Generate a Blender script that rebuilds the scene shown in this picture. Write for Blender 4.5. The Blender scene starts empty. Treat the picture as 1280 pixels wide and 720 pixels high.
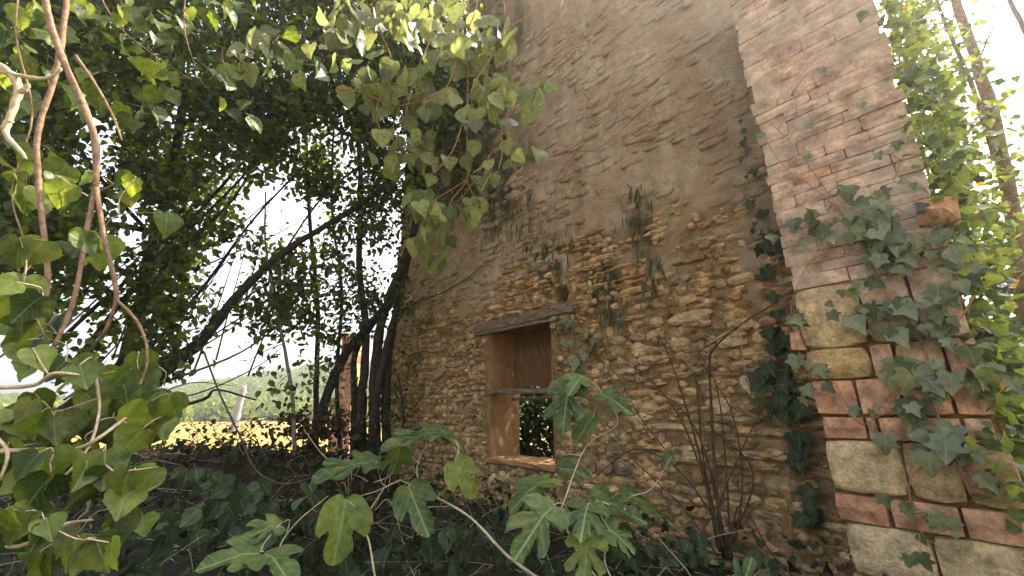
import bpy, math, random
import numpy as np
from mathutils import Vector, Matrix

R = math.radians
rng = random.Random(7)
nrg = np.random.default_rng(7)
S = bpy.context.scene
COL = S.collection

# ---------------------------------------------------------------- camera, sky, sun, exposure
FPX, PITCH, CAMZ = 500.0, R(17.0), 1.6
cam_d = bpy.data.cameras.new('camera')
cam_d.sensor_width = 36.0
cam_d.lens = FPX * 36.0 / 1280.0
cam_d.clip_start = 0.02
cam_d.clip_end = 3000.0
cam = bpy.data.objects.new('camera', cam_d)
COL.objects.link(cam)
cam.location = (0, 0, CAMZ)
cam.rotation_euler = (R(90) + PITCH, 0, 0)
S.camera = cam

SUN_AZ, SUN_EL = R(54.0), R(51.5)          # clockwise from +Y
W = bpy.data.worlds.new('World')
S.world = W
W.use_nodes = True
wn = W.node_tree
sky = wn.nodes.new('ShaderNodeTexSky')
sky.sky_type = 'NISHITA'
sky.sun_disc = False
sky.sun_elevation = SUN_EL
sky.sun_rotation = SUN_AZ
sky.air_density = 1.2
sky.dust_density = 4.0
bg = next(n for n in wn.nodes if n.type == 'BACKGROUND')
bg.inputs['Strength'].default_value = 0.13
hsv = wn.nodes.new('ShaderNodeHueSaturation')      # a hazy, whitish summer sky
hsv.inputs['Saturation'].default_value = 0.42
wn.links.new(sky.outputs[0], hsv.inputs['Color'])
wn.links.new(hsv.outputs[0], bg.inputs[0])

sl = bpy.data.lights.new('sun', 'SUN')
sl.energy = 4.2
sl.angle = R(0.53)
sl.color = (1.0, 0.91, 0.76)
sun = bpy.data.objects.new('sun', sl)
COL.objects.link(sun)
sdir = Vector((math.sin(SUN_AZ) * math.cos(SUN_EL), math.cos(SUN_AZ) * math.cos(SUN_EL), math.sin(SUN_EL)))
sun.rotation_euler = sdir.to_track_quat('Z', 'Y').to_euler()
sun.location = (20, 15, 30)

S.view_settings.view_transform = 'Standard'
S.view_settings.look = 'None'
S.view_settings.gamma = 1.0
S.view_settings.exposure = 2.3
S.render.engine = 'CYCLES'
S.cycles.max_bounces = 8
S.cycles.diffuse_bounces = 4
S.cycles.transmission_bounces = 4
S.cycles.glossy_bounces = 2
S.cycles.use_denoising = True

# ---------------------------------------------------------------- geometry of the view and the wall
CP = Vector((0, 0, CAMZ))
cs, sn = math.cos(PITCH), math.sin(PITCH)


def ray(px, py):
    d, v = (px - 640) / FPX, (360 - py) / FPX
    return Vector((d, cs - v * sn, sn + v * cs))


def at(px, py, Y):
    r = ray(px, py)
    return CP + r * (Y / r.y)


def proj(p):
    q = Vector(p) - CP
    f = q.y * cs + q.z * sn
    u = -q.y * sn + q.z * cs
    if f < 0.01:
        return (-9999, -9999)
    return (640 + FPX * q.x / f, 360 - FPX * u / f)


AZ = R(47.0)
N = Vector((math.sin(AZ), math.cos(AZ), 0))        # from the camera to the wall
U = Vector((math.cos(AZ), -math.sin(AZ), 0))       # along the wall, to the right
D = 3.0                                            # distance from camera to the wall plane
TH = 0.46                                          # wall thickness
WROT = -AZ                                         # z rotation so local x = U, local -y faces the camera


def wl(a, h, off=0.0):
    return N * (D - off) + U * a + Vector((0, 0, h))


def on(px, py, off=0.0):
    """pixel -> (a, h) on the plane `off` metres in front of the wall"""
    r = ray(px, py)
    t = (D - off) / r.dot(N)
    p = CP + r * t
    return p.dot(U), p.z


# ---------------------------------------------------------------- numpy noise
def _hash(ix, iy, seed):
    n = (ix.astype(np.int64) * 374761393 + iy.astype(np.int64) * 668265263 + seed * 974634777) & 0x7fffffff
    n = ((n ^ (n >> 13)) * 1274126177) & 0x7fffffff
    return ((n ^ (n >> 16)) & 0xffff) / 65535.0


def vnoise(x, y, seed=0):
    x = np.asarray(x, float)
    y = np.asarray(y, float)
    ix, iy = np.floor(x), np.floor(y)
    fx, fy = x - ix, y - iy
    fx, fy = fx * fx * (3 - 2 * fx), fy * fy * (3 - 2 * fy)
    a, b = _hash(ix, iy, seed), _hash(ix + 1, iy, seed)
    c, d = _hash(ix, iy + 1, seed), _hash(ix + 1, iy + 1, seed)
    return (a + (b - a) * fx) * (1 - fy) + (c + (d - c) * fx) * fy


def fbm(x, y, seed=0, o=4):
    s, t, a = 0, 0, 1.0
    for i in range(o):
        s = s + a * vnoise(np.asarray(x) * 2 ** i, np.asarray(y) * 2 ** i, seed + i * 17)
        t += a
        a *= 0.5
    return s / t


def sstep(e0, e1, x):
    t = np.clip((np.asarray(x, float) - e0) / (e1 - e0), 0, 1)
    return t * t * (3 - 2 * t)


# ---------------------------------------------------------------- materials
def mat(name):
    m = bpy.data.materials.new(name)
    m.use_nodes = True
    nt = m.node_tree
    nt.nodes.clear()
    out = nt.nodes.new('ShaderNodeOutputMaterial')
    return m, nt, out


def nd(nt, t, **kw):
    n = nt.nodes.new(t)
    for k, v in kw.items():
        if k in n.inputs:
            n.inputs[k].default_value = v
        else:
            setattr(n, k, v)
    return n


def ramp(nt, fac, stops):
    r = nt.nodes.new('ShaderNodeValToRGB')
    el = r.color_ramp.elements
    while len(el) < len(stops):
        el.new(0.5)
    for e, (p, c) in zip(el, stops):
        e.position = p
        e.color = (*c, 1)
    nt.links.new(fac, r.inputs[0])
    return r.outputs[0]


def mixc(nt, fac, a, b, mode='MIX'):
    m = nt.nodes.new('ShaderNodeMix')
    m.data_type = 'RGBA'
    m.blend_type = mode
    for v, s in ((fac, m.inputs[0]), (a, m.inputs[6]), (b, m.inputs[7])):
        if hasattr(v, 'is_linked') or hasattr(v, 'links'):
            nt.links.new(v, s)
        elif isinstance(v, tuple):
            s.default_value = (*v, 1)
        else:
            s.default_value = v
    return m.outputs[2]


def mth(nt, op, a, b=None, c=None):
    m = nt.nodes.new('ShaderNodeMath')
    m.operation = op
    for i, v in enumerate((a, b, c)):
        if v is None:
            continue
        if hasattr(v, 'links'):
            nt.links.new(v, m.inputs[i])
        else:
            m.inputs[i].default_value = v
    return m.outputs[0]


def noise(nt, vec, scale, detail=4, rough=0.55):
    n = nd(nt, 'ShaderNodeTexNoise')
    n.inputs['Scale'].default_value = scale
    n.inputs['Detail'].default_value = detail
    n.inputs['Roughness'].default_value = rough
    nt.links.new(vec, n.inputs['Vector'])
    return n.outputs['Fac']


def worldpos(nt):
    return nt.nodes.new('ShaderNodeNewGeometry').outputs['Position']


def bump(nt, hgt, strength, dist):
    b = nt.nodes.new('ShaderNodeBump')
    b.inputs['Strength'].default_value = strength
    b.inputs['Distance'].default_value = dist
    nt.links.new(hgt, b.inputs['Height'])
    return b.outputs['Normal']


def princ(nt, out, color, rough=0.9, normal=None, spec=0.2):
    p = nt.nodes.new('ShaderNodeBsdfPrincipled')
    if hasattr(color, 'links'):
        nt.links.new(color, p.inputs['Base Color'])
    else:
        p.inputs['Base Color'].default_value = (*color, 1)
    p.inputs['Roughness'].default_value = rough
    p.inputs['Specular IOR Level'].default_value = spec
    if normal is not None:
        nt.links.new(normal, p.inputs['Normal'])
    nt.links.new(p.outputs[0], out.inputs[0])
    return p


def rnd(nt, attr):
    """a random value per object, or per piece from the mesh attribute `tint`"""
    if attr:
        a = nt.nodes.new('ShaderNodeAttribute')
        a.attribute_name = 'tint'
        return a.outputs['Fac']
    return nt.nodes.new('ShaderNodeObjectInfo').outputs['Random']


def rock_mat(name, stops, attr=False, bstr=0.9, bdist=0.02, sc=1.0, grime=(0.10, 0.07, 0.035), gamt=0.4):
    m, nt, out = mat(name)
    P = worldpos(nt)
    base = ramp(nt, rnd(nt, attr), stops)
    n1 = noise(nt, P, 9 * sc, 6, 0.65)
    n2 = noise(nt, P, 55 * sc, 5, 0.7)
    n3 = noise(nt, P, 2.2 * sc, 4, 0.6)
    v = ramp(nt, n1, [(0.3, (0.36, 0.34, 0.31)), (0.5, (0.95, 0.95, 0.95)), (0.7, (1.55, 1.5, 1.4))])
    c = mixc(nt, 1.0, base, v, 'MULTIPLY')
    c = mixc(nt, mth(nt, 'MULTIPLY', ramp(nt, n2, [(0.45, (0, 0, 0)), (0.62, (1, 1, 1))]), 0.35), c, (0.10, 0.075, 0.045))
    c = mixc(nt, mth(nt, 'MULTIPLY', ramp(nt, n3, [(0.48, (0, 0, 0)), (0.66, (1, 1, 1))]), gamt), c, grime)
    h = mth(nt, 'ADD', mth(nt, 'MULTIPLY', n1, 0.6), mth(nt, 'MULTIPLY', n2, 0.45))
    princ(nt, out, c, 0.93, bump(nt, h, bstr, bdist), 0.15)
    return m


OCHRE = [(0.0, (0.33, 0.21, 0.085)), (0.18, (0.50, 0.335, 0.145)), (0.34, (0.36, 0.19, 0.09)), (0.5, (0.56, 0.40, 0.20)),
         (0.64, (0.29, 0.215, 0.135)), (0.8, (0.47, 0.265, 0.135)), (1.0, (0.60, 0.45, 0.24))]
BRICK = [(0.0, (0.50, 0.25, 0.145)), (0.35, (0.57, 0.33, 0.20)), (0.7, (0.52, 0.285, 0.175)), (1.0, (0.58, 0.37, 0.225))]
BLOCK = [(0.0, (0.62, 0.43, 0.19)), (0.5, (0.66, 0.49, 0.26)), (1.0, (0.60, 0.45, 0.26))]
M = {}
M['stone'] = rock_mat('ochre rubble stone', OCHRE)
M['rubble'] = rock_mat('ochre rubble filling', OCHRE, True)
M['brick'] = rock_mat('red clay brick', BRICK, sc=1.3, bstr=0.6, bdist=0.012, grime=(0.30, 0.24, 0.17), gamt=0.3)
M['block'] = rock_mat('tan sandstone block', BLOCK, sc=1.2, bstr=1.0, bdist=0.035, grime=(0.38, 0.26, 0.14), gamt=0.35)
M['hazy_brick'] = rock_mat('haze-paled brick', [(0, (0.47, 0.325, 0.235)), (0.5, (0.50, 0.345, 0.25)), (1, (0.47, 0.35, 0.245))], bstr=0.6, bdist=0.01,
                          grime=(0.42, 0.36, 0.28), gamt=0.75)  # brick colour paled to stand in for the haze veil


def wall_mat():
    m, nt, out = mat('earth mortar and haze-paled plaster')
    P = worldpos(nt)
    at_ = nt.nodes.new('ShaderNodeAttribute')
    at_.attribute_name = 'plaster'
    n1 = noise(nt, P, 14, 6, 0.7)
    n2 = noise(nt, P, 70, 4, 0.7)
    n3 = noise(nt, P, 1.6, 5, 0.6)
    n4 = noise(nt, P, 7, 8, 0.8)
    mortar = ramp(nt, n1, [(0.3, (0.12, 0.075, 0.033)), (0.5, (0.28, 0.18, 0.08)), (0.7, (0.44, 0.31, 0.15))])
    plast = ramp(nt, n4, [(0.3, (0.35, 0.25, 0.145)), (0.5, (0.50, 0.39, 0.255)), (0.68, (0.61, 0.51, 0.36))])  # plaster, its colour paled to carry the haze veil as well
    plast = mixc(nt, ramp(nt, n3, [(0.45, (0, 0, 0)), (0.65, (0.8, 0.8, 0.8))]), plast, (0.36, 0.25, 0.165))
    mp = nt.nodes.new('ShaderNodeMapping')
    mp.inputs['Scale'].default_value = (6, 6, 0.7)
    nt.links.new(P, mp.inputs[0])
    st = noise(nt, mp.outputs[0], 1.0, 6, 0.7)
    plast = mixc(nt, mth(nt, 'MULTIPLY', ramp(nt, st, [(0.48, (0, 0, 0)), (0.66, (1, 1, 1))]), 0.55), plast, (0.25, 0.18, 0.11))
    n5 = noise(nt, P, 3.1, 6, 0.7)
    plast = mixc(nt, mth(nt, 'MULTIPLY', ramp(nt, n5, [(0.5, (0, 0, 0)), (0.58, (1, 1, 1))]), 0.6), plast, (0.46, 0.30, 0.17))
    c = mixc(nt, at_.outputs['Fac'], mortar, plast)
    ms = nt.nodes.new('ShaderNodeAttribute')
    ms.attribute_name = 'moss_shade'
    c = mixc(nt, mth(nt, 'MULTIPLY', ms.outputs['Fac'], ramp(nt, mth(nt, 'ADD', mth(nt, 'MULTIPLY', st, .6), mth(nt, 'MULTIPLY', n1, .4)), [(0.36, (0, 0, 0)), (0.52, (0.9, 0.9, 0.9))])), c, (0.055, 0.055, 0.025))
    c = mixc(nt, mth(nt, 'MULTIPLY', ramp(nt, n2, [(0.5, (0, 0, 0)), (0.7, (1, 1, 1))]), 0.4), c, (0.13, 0.10, 0.065))
    h = mth(nt, 'ADD', mth(nt, 'MULTIPLY', n1, 0.7), mth(nt, 'MULTIPLY', n2, 0.5))
    princ(nt, out, c, 0.95, bump(nt, h, 1.0, 0.04), 0.1)
    return m


M['wall'] = wall_mat()


def simple_mat(name, c1, c2, sc, rough=0.9, bstr=0.5, bdist=0.01, stretch=None, spec=0.2):
    m, nt, out = mat(name)
    if stretch:
        tc = nt.nodes.new('ShaderNodeTexCoord').outputs['Object']
        mp = nt.nodes.new('ShaderNodeMapping')
        mp.inputs['Scale'].default_value = stretch
        nt.links.new(tc, mp.inputs[0])
        P = mp.outputs[0]
    else:
        P = worldpos(nt)
    n1 = noise(nt, P, sc, 6, 0.65)
    n2 = noise(nt, P, sc * 6, 3, 0.6)
    c = ramp(nt, n1, [(0.33, c1), (0.68, c2)])
    h = mth(nt, 'ADD', n1, mth(nt, 'MULTIPLY', n2, 0.5))
    princ(nt, out, c, rough, bump(nt, h, bstr, bdist), spec)
    return m


M['reveal'] = simple_mat('ochre lime render', (0.20, 0.108, 0.046), (0.34, 0.19, 0.085), 8, bstr=0.5, bdist=0.012)
M['wood'] = simple_mat('weathered dark timber', (0.08, 0.055, 0.033), (0.30, 0.215, 0.135), 5, stretch=(2, 14, 14), bstr=0.9, bdist=0.015)
M['plank'] = simple_mat('brown board', (0.07, 0.04, 0.018), (0.24, 0.13, 0.06), 5, stretch=(12, 12, 1.5), bstr=0.6, bdist=0.008)
M['bark_dark'] = simple_mat('dark bark', (0.02, 0.015, 0.011), (0.075, 0.055, 0.04), 22, bstr=1.0, bdist=0.02)
M['bark_grey'] = simple_mat('grey green bark', (0.09, 0.085, 0.06), (0.22, 0.2, 0.15), 22, bstr=0.7, bdist=0.01)
M['bark_liana'] = simple_mat('red brown creeper bark', (0.12, 0.072, 0.042), (0.31, 0.20, 0.125), 40, bstr=0.8, bdist=0.006)
M['bark_pale'] = simple_mat('bleached dead wood', (0.30, 0.22, 0.13), (0.56, 0.44, 0.30), 45, bstr=0.8, bdist=0.006)
M['stem_fig'] = simple_mat('pale fig stem', (0.26, 0.22, 0.13), (0.45, 0.40, 0.27), 40, bstr=0.4, bdist=0.004)
M['stem_red'] = simple_mat('reddish vine shoot', (0.22, 0.10, 0.06), (0.40, 0.22, 0.13), 40, bstr=0.4, bdist=0.004)
M['stem_dry'] = simple_mat('dry brown shoot', (0.04, 0.024, 0.012), (0.12, 0.076, 0.042), 40, bstr=0.5, bdist=0.004)
M['soil'] = simple_mat('leaf mould soil', (0.015, 0.011, 0.007), (0.05, 0.037, 0.023), 6, bstr=1.0, bdist=0.05)
M['bounce_straw'] = simple_mat('unseen dry grass added for bounce', (0.26, 0.2, 0.1), (0.42, 0.33, 0.18), 3, bstr=0.6, bdist=0.03)
M['field'] = simple_mat('mown stubble', (0.20, 0.125, 0.025), (0.29, 0.20, 0.05), 0.35, bstr=0.5, bdist=0.1)
M['hill'] = simple_mat('wooded hillside', (0.09, 0.11, 0.03), (0.2, 0.19, 0.07), 0.1, bstr=0.3, bdist=0.5)


def leaf_mat(name, refl, trans, attr=False, tmix=0.45, rough=0.42, spec=0.35, vein=0.4, var=0.35, blem=0.0):
    """refl/trans: two colours each, picked at random per leaf"""
    m, nt, out = mat(name)
    r = rnd(nt, attr)
    uv = nt.nodes.new('ShaderNodeUVMap').outputs[0]
    sx = nt.nodes.new('ShaderNodeSeparateXYZ')
    nt.links.new(uv, sx.inputs[0])
    ax = mth(nt, 'ABSOLUTE', mth(nt, 'SUBTRACT', sx.outputs[0], 0.5))
    mid = mth(nt, 'LESS_THAN', ax, 0.018)
    sv = mth(nt, 'SUBTRACT', mth(nt, 'MULTIPLY', sx.outputs[1], 6.0), mth(nt, 'MULTIPLY', ax, 7.0))
    side = mth(nt, 'LESS_THAN', mth(nt, 'FRACT', sv), 0.11)
    vn = mth(nt, 'MULTIPLY', mth(nt, 'MAXIMUM', mid, mth(nt, 'MULTIPLY', side, 0.6)), vein)
    P = worldpos(nt)
    n1 = noise(nt, P, 38, 3, 0.6)
    cr = ramp(nt, r, [(0.0, refl[0]), (1.0, refl[1])])
    ct = ramp(nt, r, [(0.0, trans[0]), (1.0, trans[1])])
    vv = ramp(nt, n1, [(0.3, (1 - var,) * 3), (0.7, (1 + var,) * 3)])
    cr = mixc(nt, 1.0, cr, vv, 'MULTIPLY')
    ct = mixc(nt, 1.0, ct, vv, 'MULTIPLY')
    if blem:
        n9 = noise(nt, P, 75, 3, 0.7)
        sp = mth(nt, 'MULTIPLY', ramp(nt, n9, [(0.62, (0, 0, 0)), (0.68, (1, 1, 1))]), blem)
        cr = mixc(nt, sp, cr, (0.16, 0.095, 0.035))
        ct = mixc(nt, sp, ct, (0.12, 0.06, 0.015))
        yl = mth(nt, 'MULTIPLY', ramp(nt, noise(nt, P, 14, 2, 0.5), [(0.52, (0, 0, 0)), (0.7, (1, 1, 1))]), 0.35)
        cr = mixc(nt, yl, cr, (0.24, 0.23, 0.045))
        ct = mixc(nt, yl, ct, (0.45, 0.42, 0.05))
    cr = mixc(nt, vn, cr, (0.30, 0.36, 0.16))
    p = princ(nt, out, cr, rough, bump(nt, mth(nt, 'ADD', mth(nt, 'MULTIPLY', vn, -1.0), mth(nt, 'MULTIPLY', n1, 0.4)), 0.35, 0.006), spec)
    t = nt.nodes.new('ShaderNodeBsdfTranslucent')
    nt.links.new(ct, t.inputs[0])
    mx = nt.nodes.new('ShaderNodeMixShader')
    mx.inputs[0].default_value = tmix
    nt.links.new(p.outputs[0], mx.inputs[1])
    nt.links.new(t.outputs[0], mx.inputs[2])
    nt.links.new(mx.outputs[0], out.inputs[0])
    return m


M['creeper'] = leaf_mat('creeper leaf', ((0.06, 0.08, 0.018), (0.27, 0.29, 0.085)), ((0.14, 0.18, 0.03), (0.42, 0.45, 0.14)), rough=.42, spec=.3, tmix=.5, blem=.5)  # colours lifted and spread to imitate lit and shaded leaves
M['climber'] = leaf_mat('climber leaf', ((0.012, 0.03, 0.006), (0.125, 0.17, 0.025)), ((0.04, 0.09, 0.006), (0.36, 0.43, 0.035)), rough=.42, spec=.28, blem=.5)  # wide tone spread imitates lit leaves over shaded ones
M['ivy'] = leaf_mat('ivy leaf', ((0.055, 0.075, 0.028), (0.18, 0.195, 0.10)), ((0.1, 0.14, 0.04), (0.2, 0.24, 0.06)), tmix=0.22, rough=0.34, spec=0.4, blem=.35)
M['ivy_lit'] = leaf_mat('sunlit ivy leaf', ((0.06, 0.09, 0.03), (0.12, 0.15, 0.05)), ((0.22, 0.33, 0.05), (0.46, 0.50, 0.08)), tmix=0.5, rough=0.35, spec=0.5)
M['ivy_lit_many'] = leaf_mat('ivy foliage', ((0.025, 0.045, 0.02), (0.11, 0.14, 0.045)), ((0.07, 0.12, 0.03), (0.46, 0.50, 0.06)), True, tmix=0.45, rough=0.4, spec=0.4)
M['autumn'] = leaf_mat('turning leaf', ((0.35, 0.20, 0.03), (0.42, 0.12, 0.03)), ((0.70, 0.45, 0.05), (0.75, 0.28, 0.05)), tmix=0.5)
M['fig'] = leaf_mat('fig leaf', ((0.035, 0.062, 0.018), (0.08, 0.118, 0.032)), ((0.10, 0.18, 0.02), (0.24, 0.30, 0.04)), tmix=0.3, rough=0.5, spec=0.28, vein=0.55, blem=.6)
M['ivy_shade_dark'] = leaf_mat('shade-dark ivy leaf', ((0.02, 0.034, 0.016), (0.05, 0.068, 0.03)), ((0.05, 0.08, 0.02), (0.1, 0.14, 0.03)), tmix=0.2, rough=0.55, spec=0.18)  # darker copy of the ivy leaf, shade put into its colour
M['fig_pale'] = leaf_mat('pale fig leaf', ((0.10, 0.14, 0.025), (0.16, 0.19, 0.04)), ((0.32, 0.40, 0.03), (0.46, 0.46, 0.05)), tmix=0.45, rough=0.5, vein=0.5, blem=.8)
M['crown'] = leaf_mat('tree leaf', ((0.012, 0.02, 0.006), (0.038, 0.055, 0.013)), ((0.02, 0.05, 0.003), (0.34, 0.44, 0.02)), True, tmix=0.35, rough=0.5, spec=0.25, vein=0.15)
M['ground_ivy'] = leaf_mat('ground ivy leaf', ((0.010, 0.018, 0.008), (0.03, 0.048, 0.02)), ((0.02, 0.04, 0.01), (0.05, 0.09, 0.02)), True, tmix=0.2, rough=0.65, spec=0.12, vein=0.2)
M['dead_leaf'] = leaf_mat('dead brown leaf', ((0.02, 0.012, 0.008), (0.07, 0.04, 0.022)), ((0.06, 0.03, 0.01), (0.12, 0.06, 0.02)), True, tmix=0.15, rough=0.7, spec=0.1, vein=0.1)
M['forest'] = leaf_mat('hill wood', ((0.08, 0.11, 0.016), (0.18, 0.20, 0.035)), ((0.14, 0.19, 0.015), (0.28, 0.3, 0.03)), True, tmix=0.3, rough=0.8, spec=0.1, vein=0.0)
M['dry_strand'] = leaf_mat('dry hanging strand', ((0.07, 0.06, 0.03), (0.19, 0.16, 0.08)), ((0.05, 0.05, 0.02), (0.12, 0.1, 0.04)), True, tmix=0.2, rough=0.7, spec=0.1, vein=0.0)


# ---------------------------------------------------------------- mesh helpers
def mesh_tris(name, V, T, m=None, uv=None, tint=None, smooth=True, extra=None, moss_shade=None):
    V = np.ascontiguousarray(V, np.float32)
    T = np.ascontiguousarray(T, np.int32)
    me = bpy.data.meshes.new(name)
    me.vertices.add(len(V))
    me.vertices.foreach_set('co', V.ravel())
    k = T.shape[1]
    me.loops.add(T.size)
    me.loops.foreach_set('vertex_index', T.ravel())
    me.polygons.add(len(T))
    me.polygons.foreach_set('loop_start', np.arange(0, T.size, k, dtype=np.int32))
    me.polygons.foreach_set('loop_total', np.full(len(T), k, np.int32))
    if uv is not None:
        l = me.uv_layers.new(name='UVMap')
        l.data.foreach_set('uv', np.ascontiguousarray(np.asarray(uv, np.float32)[T.ravel()]).ravel())
    for key, arr in (('tint', tint), ('plaster', extra), ('moss_shade', moss_shade)):
        if arr is not None:
            a = me.attributes.new(key, 'FLOAT', 'POINT')
            a.data.foreach_set('value', np.ascontiguousarray(arr, np.float32))
    me.polygons.foreach_set('use_smooth', np.full(len(T), smooth, bool))
    if m is not None:
        me.materials.append(m)
    me.update(calc_edges=True)
    me.validate()
    return me


def obj(name, me, parent=None, loc=None, **props):
    o = bpy.data.objects.new(name, me)
    COL.objects.link(o)
    if parent is not None:
        o.parent = parent
    if loc is not None:
        o.location = loc
    for k, v in props.items():
        o[k] = v
    return o


def thing(name, label, cat, loc=(0, 0, 0), group=None, rz=0.0):
    o = obj(name, None, None, loc, label=label, category=cat)
    o.rotation_euler = (0, 0, rz)
    o.empty_display_size = 0.1
    if group:
        o['group'] = group
    return o


def cat_pts(P, n):
    """Catmull-Rom through P, n points per span"""
    P = [np.array(p, float) for p in P]
    if len(P) < 3:
        return np.array([P[0] + (P[-1] - P[0]) * t for t in np.linspace(0, 1, n + 1)])
    Q = [2 * P[0] - P[1]] + P + [2 * P[-1] - P[-2]]
    out = []
    for i in range(1, len(Q) - 2):
        p0, p1, p2, p3 = Q[i - 1:i + 3]
        for t in np.linspace(0, 1, n, endpoint=False):
            out.append(0.5 * ((2 * p1) + (-p0 + p2) * t + (2 * p0 - 5 * p1 + 4 * p2 - p3) * t * t + (-p0 + 3 * p1 - 3 * p2 + p3) * t ** 3))
    out.append(P[-1])
    return np.array(out)


class Tubes:
    def __init__(s):
        s.V, s.T, s.n = [], [], 0
        s.nodes = []                    # skeleton points for connecting twigs
        s.rads = []

    def tube(s, pts, r0, r1, sides=6, spans=4, wob=0.0, rough=0.12, power=1.0, keep=True):
        pts = np.array([list(p) for p in pts], float)
        if wob and len(pts) >= 2:
            pts[1:-1] += nrg.normal(0, wob, pts[1:-1].shape)
        C = cat_pts(pts, spans)
        k = len(C)
        tt = np.linspace(0, 1, k) ** power
        rad = r0 + (r1 - r0) * tt
        tan = np.gradient(C, axis=0)
        tan /= np.linalg.norm(tan, axis=1)[:, None] + 1e-9
        ref = np.array([0, 0, 1.0]) if abs(tan[0][2]) < 0.8 else np.array([1.0, 0, 0])
        X = np.cross(tan[0], ref)
        X /= np.linalg.norm(X) + 1e-9
        ang = np.linspace(0, 2 * np.pi, sides, endpoint=False)
        ca, sa = np.cos(ang), np.sin(ang)
        rings = []
        for i in range(k):
            X = X - tan[i] * X.dot(tan[i])
            X /= np.linalg.norm(X) + 1e-9
            Y = np.cross(tan[i], X)
            rr = rad[i] * (1 + nrg.normal(0, rough, sides))
            rings.append(C[i] + (X[None] * ca[:, None] + Y[None] * sa[:, None]) * rr[:, None])
        V = np.concatenate(rings)
        T = []
        idx = np.arange(sides)
        nx = (idx + 1) % sides
        for i in range(k - 1):
            a, b = i * sides, (i + 1) * sides
            T.append(np.stack([a + idx, a + nx, b + nx], 1))
            T.append(np.stack([a + idx, b + nx, b + idx], 1))
        V = np.concatenate([V, C[-1:] + tan[-1:] * rad[-1], C[:1] - tan[:1] * rad[0] * 0.3])
        e = (k - 1) * sides
        T.append(np.stack([e + idx, e + nx, np.full(sides, len(V) - 2)], 1))
        T.append(np.stack([nx, idx, np.full(sides, len(V) - 1)], 1))
        s.V.append(V)
        s.T.append(np.concatenate(T) + s.n)
        s.n += len(V)
        if keep:
            s.nodes.extend(C)
            s.rads.extend(rad)
        return C

    def connect(s, P, r=0.003, sag=0.15, sides=3, maxr=0.006):
        """grow a twig from the nearest existing branch point to each point of P (nearest first)"""
        P = np.asarray(P, float)
        if not len(P):
            return
        nodes = np.array(s.nodes)
        d0 = np.array([np.min(np.linalg.norm(nodes - p, axis=1)) for p in P])
        cap = len(nodes) + 3 * len(P) + 8
        buf = np.zeros((cap, 3))
        buf[:len(nodes)] = nodes
        n = len(nodes)
        for i in np.argsort(d0):
            p = P[i]
            dd = np.linalg.norm(buf[:n] - p, axis=1)
            j = int(np.argmin(dd))
            q = buf[j]
            L = dd[j]
            if L < 1e-3:
                continue
            m = (p + q) / 2 + nrg.normal(0, sag * L * 0.5, 3) + np.array([0, 0, sag * L * 0.4])
            s.tube([q, m, p], min(maxr, r + L * 0.006), r * 0.6, sides, 3, rough=0.0, keep=False)
            buf[n] = m
            buf[n + 1] = p
            n += 2
        s.nodes = list(buf[:n])

    def mesh(s, name, m, origin=(0, 0, 0)):
        return mesh_tris(name, np.concatenate(s.V) - np.array(origin), np.concatenate(s.T), m)


# ---------------------------------------------------------------- leaves
def leaf_template(half, centre, fold=0.18, droop=0.22, smooth_pts=0, wave=0.0, seed=1):
    r = random.Random(seed)
    half = [np.array(p, float) for p in half]
    if smooth_pts:
        h3 = [(p[0], p[1], 0) for p in half]
        half = [p[:2] for p in cat_pts(h3, smooth_pts)]
    ring = [(x, y) for x, y in half]
    ring += [(-x, y) for x, y in reversed(half[1:-1])]
    ring = [(x * (1 + r.uniform(-.06, .06)) if abs(x) > 1e-6 else 0.0, y + r.uniform(-.015, .015)) for x, y in ring]
    k = len(ring)
    V = [(0.0, centre, 0.0)] + [(x, y, 0.0) for x, y in ring]
    V = np.array(V)
    x, y = V[:, 0], V[:, 1]
    V[:, 2] = np.abs(x) * fold - droop * (y - centre) ** 2 - 0.35 * droop * x * x
    if wave:
        V[1:, 2] += np.array([r.uniform(-wave, wave) for _ in range(k)])
    T = np.array([(0, 1 + i, 1 + (i + 1) % k) for i in range(k)])[:, ::-1]
    uv = np.stack([np.clip(x / 1.1 + 0.5, 0, 1), np.clip(y, 0, 1)], 1)
    return V, T, uv


OVATE = [(0, 0), (.2, -.03), (.38, .09), (.47, .28), (.42, .5), (.27, .72), (.1, .92), (0, 1.0)]
HEART = [(0, .04), (.16, -.06), (.34, -.02), (.47, .14), (.50, .33), (.41, .52), (.24, .72), (.08, .93), (0, 1.0)]
IVYH = [(0, .03), (.10, -.08), (.26, -.10), (.46, .02), (.40, .16), (.38, .25), (.58, .46), (.42, .50), (.27, .55), (.17, .76), (0, 1.0)]
IVY3 = [(0, .0), (.14, -.06), (.30, .0), (.44, .14), (.46, .32), (.34, .44), (.24, .60), (.11, .82), (0, 1.0)]
FIGH = [(0, 0), (.10, -.12), (.26, -.11), (.40, .03), (.49, .22), (.42, .33), (.22, .31), (.20, .38), (.38, .56), (.43, .74), (.32, .83),
        (.17, .64), (.13, .66), (.18, .84), (.13, .99), (0, 1.06)]
FIG3 = [(0, 0), (.12, -.1), (.32, -.02), (.44, .22), (.46, .45), (.38, .60), (.22, .50), (.19, .56), (.23, .80), (.13, .98), (0, 1.05)]
SMALL = [(0, 0), (.28, .25), (.26, .6), (0, 1.0)]

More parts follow.
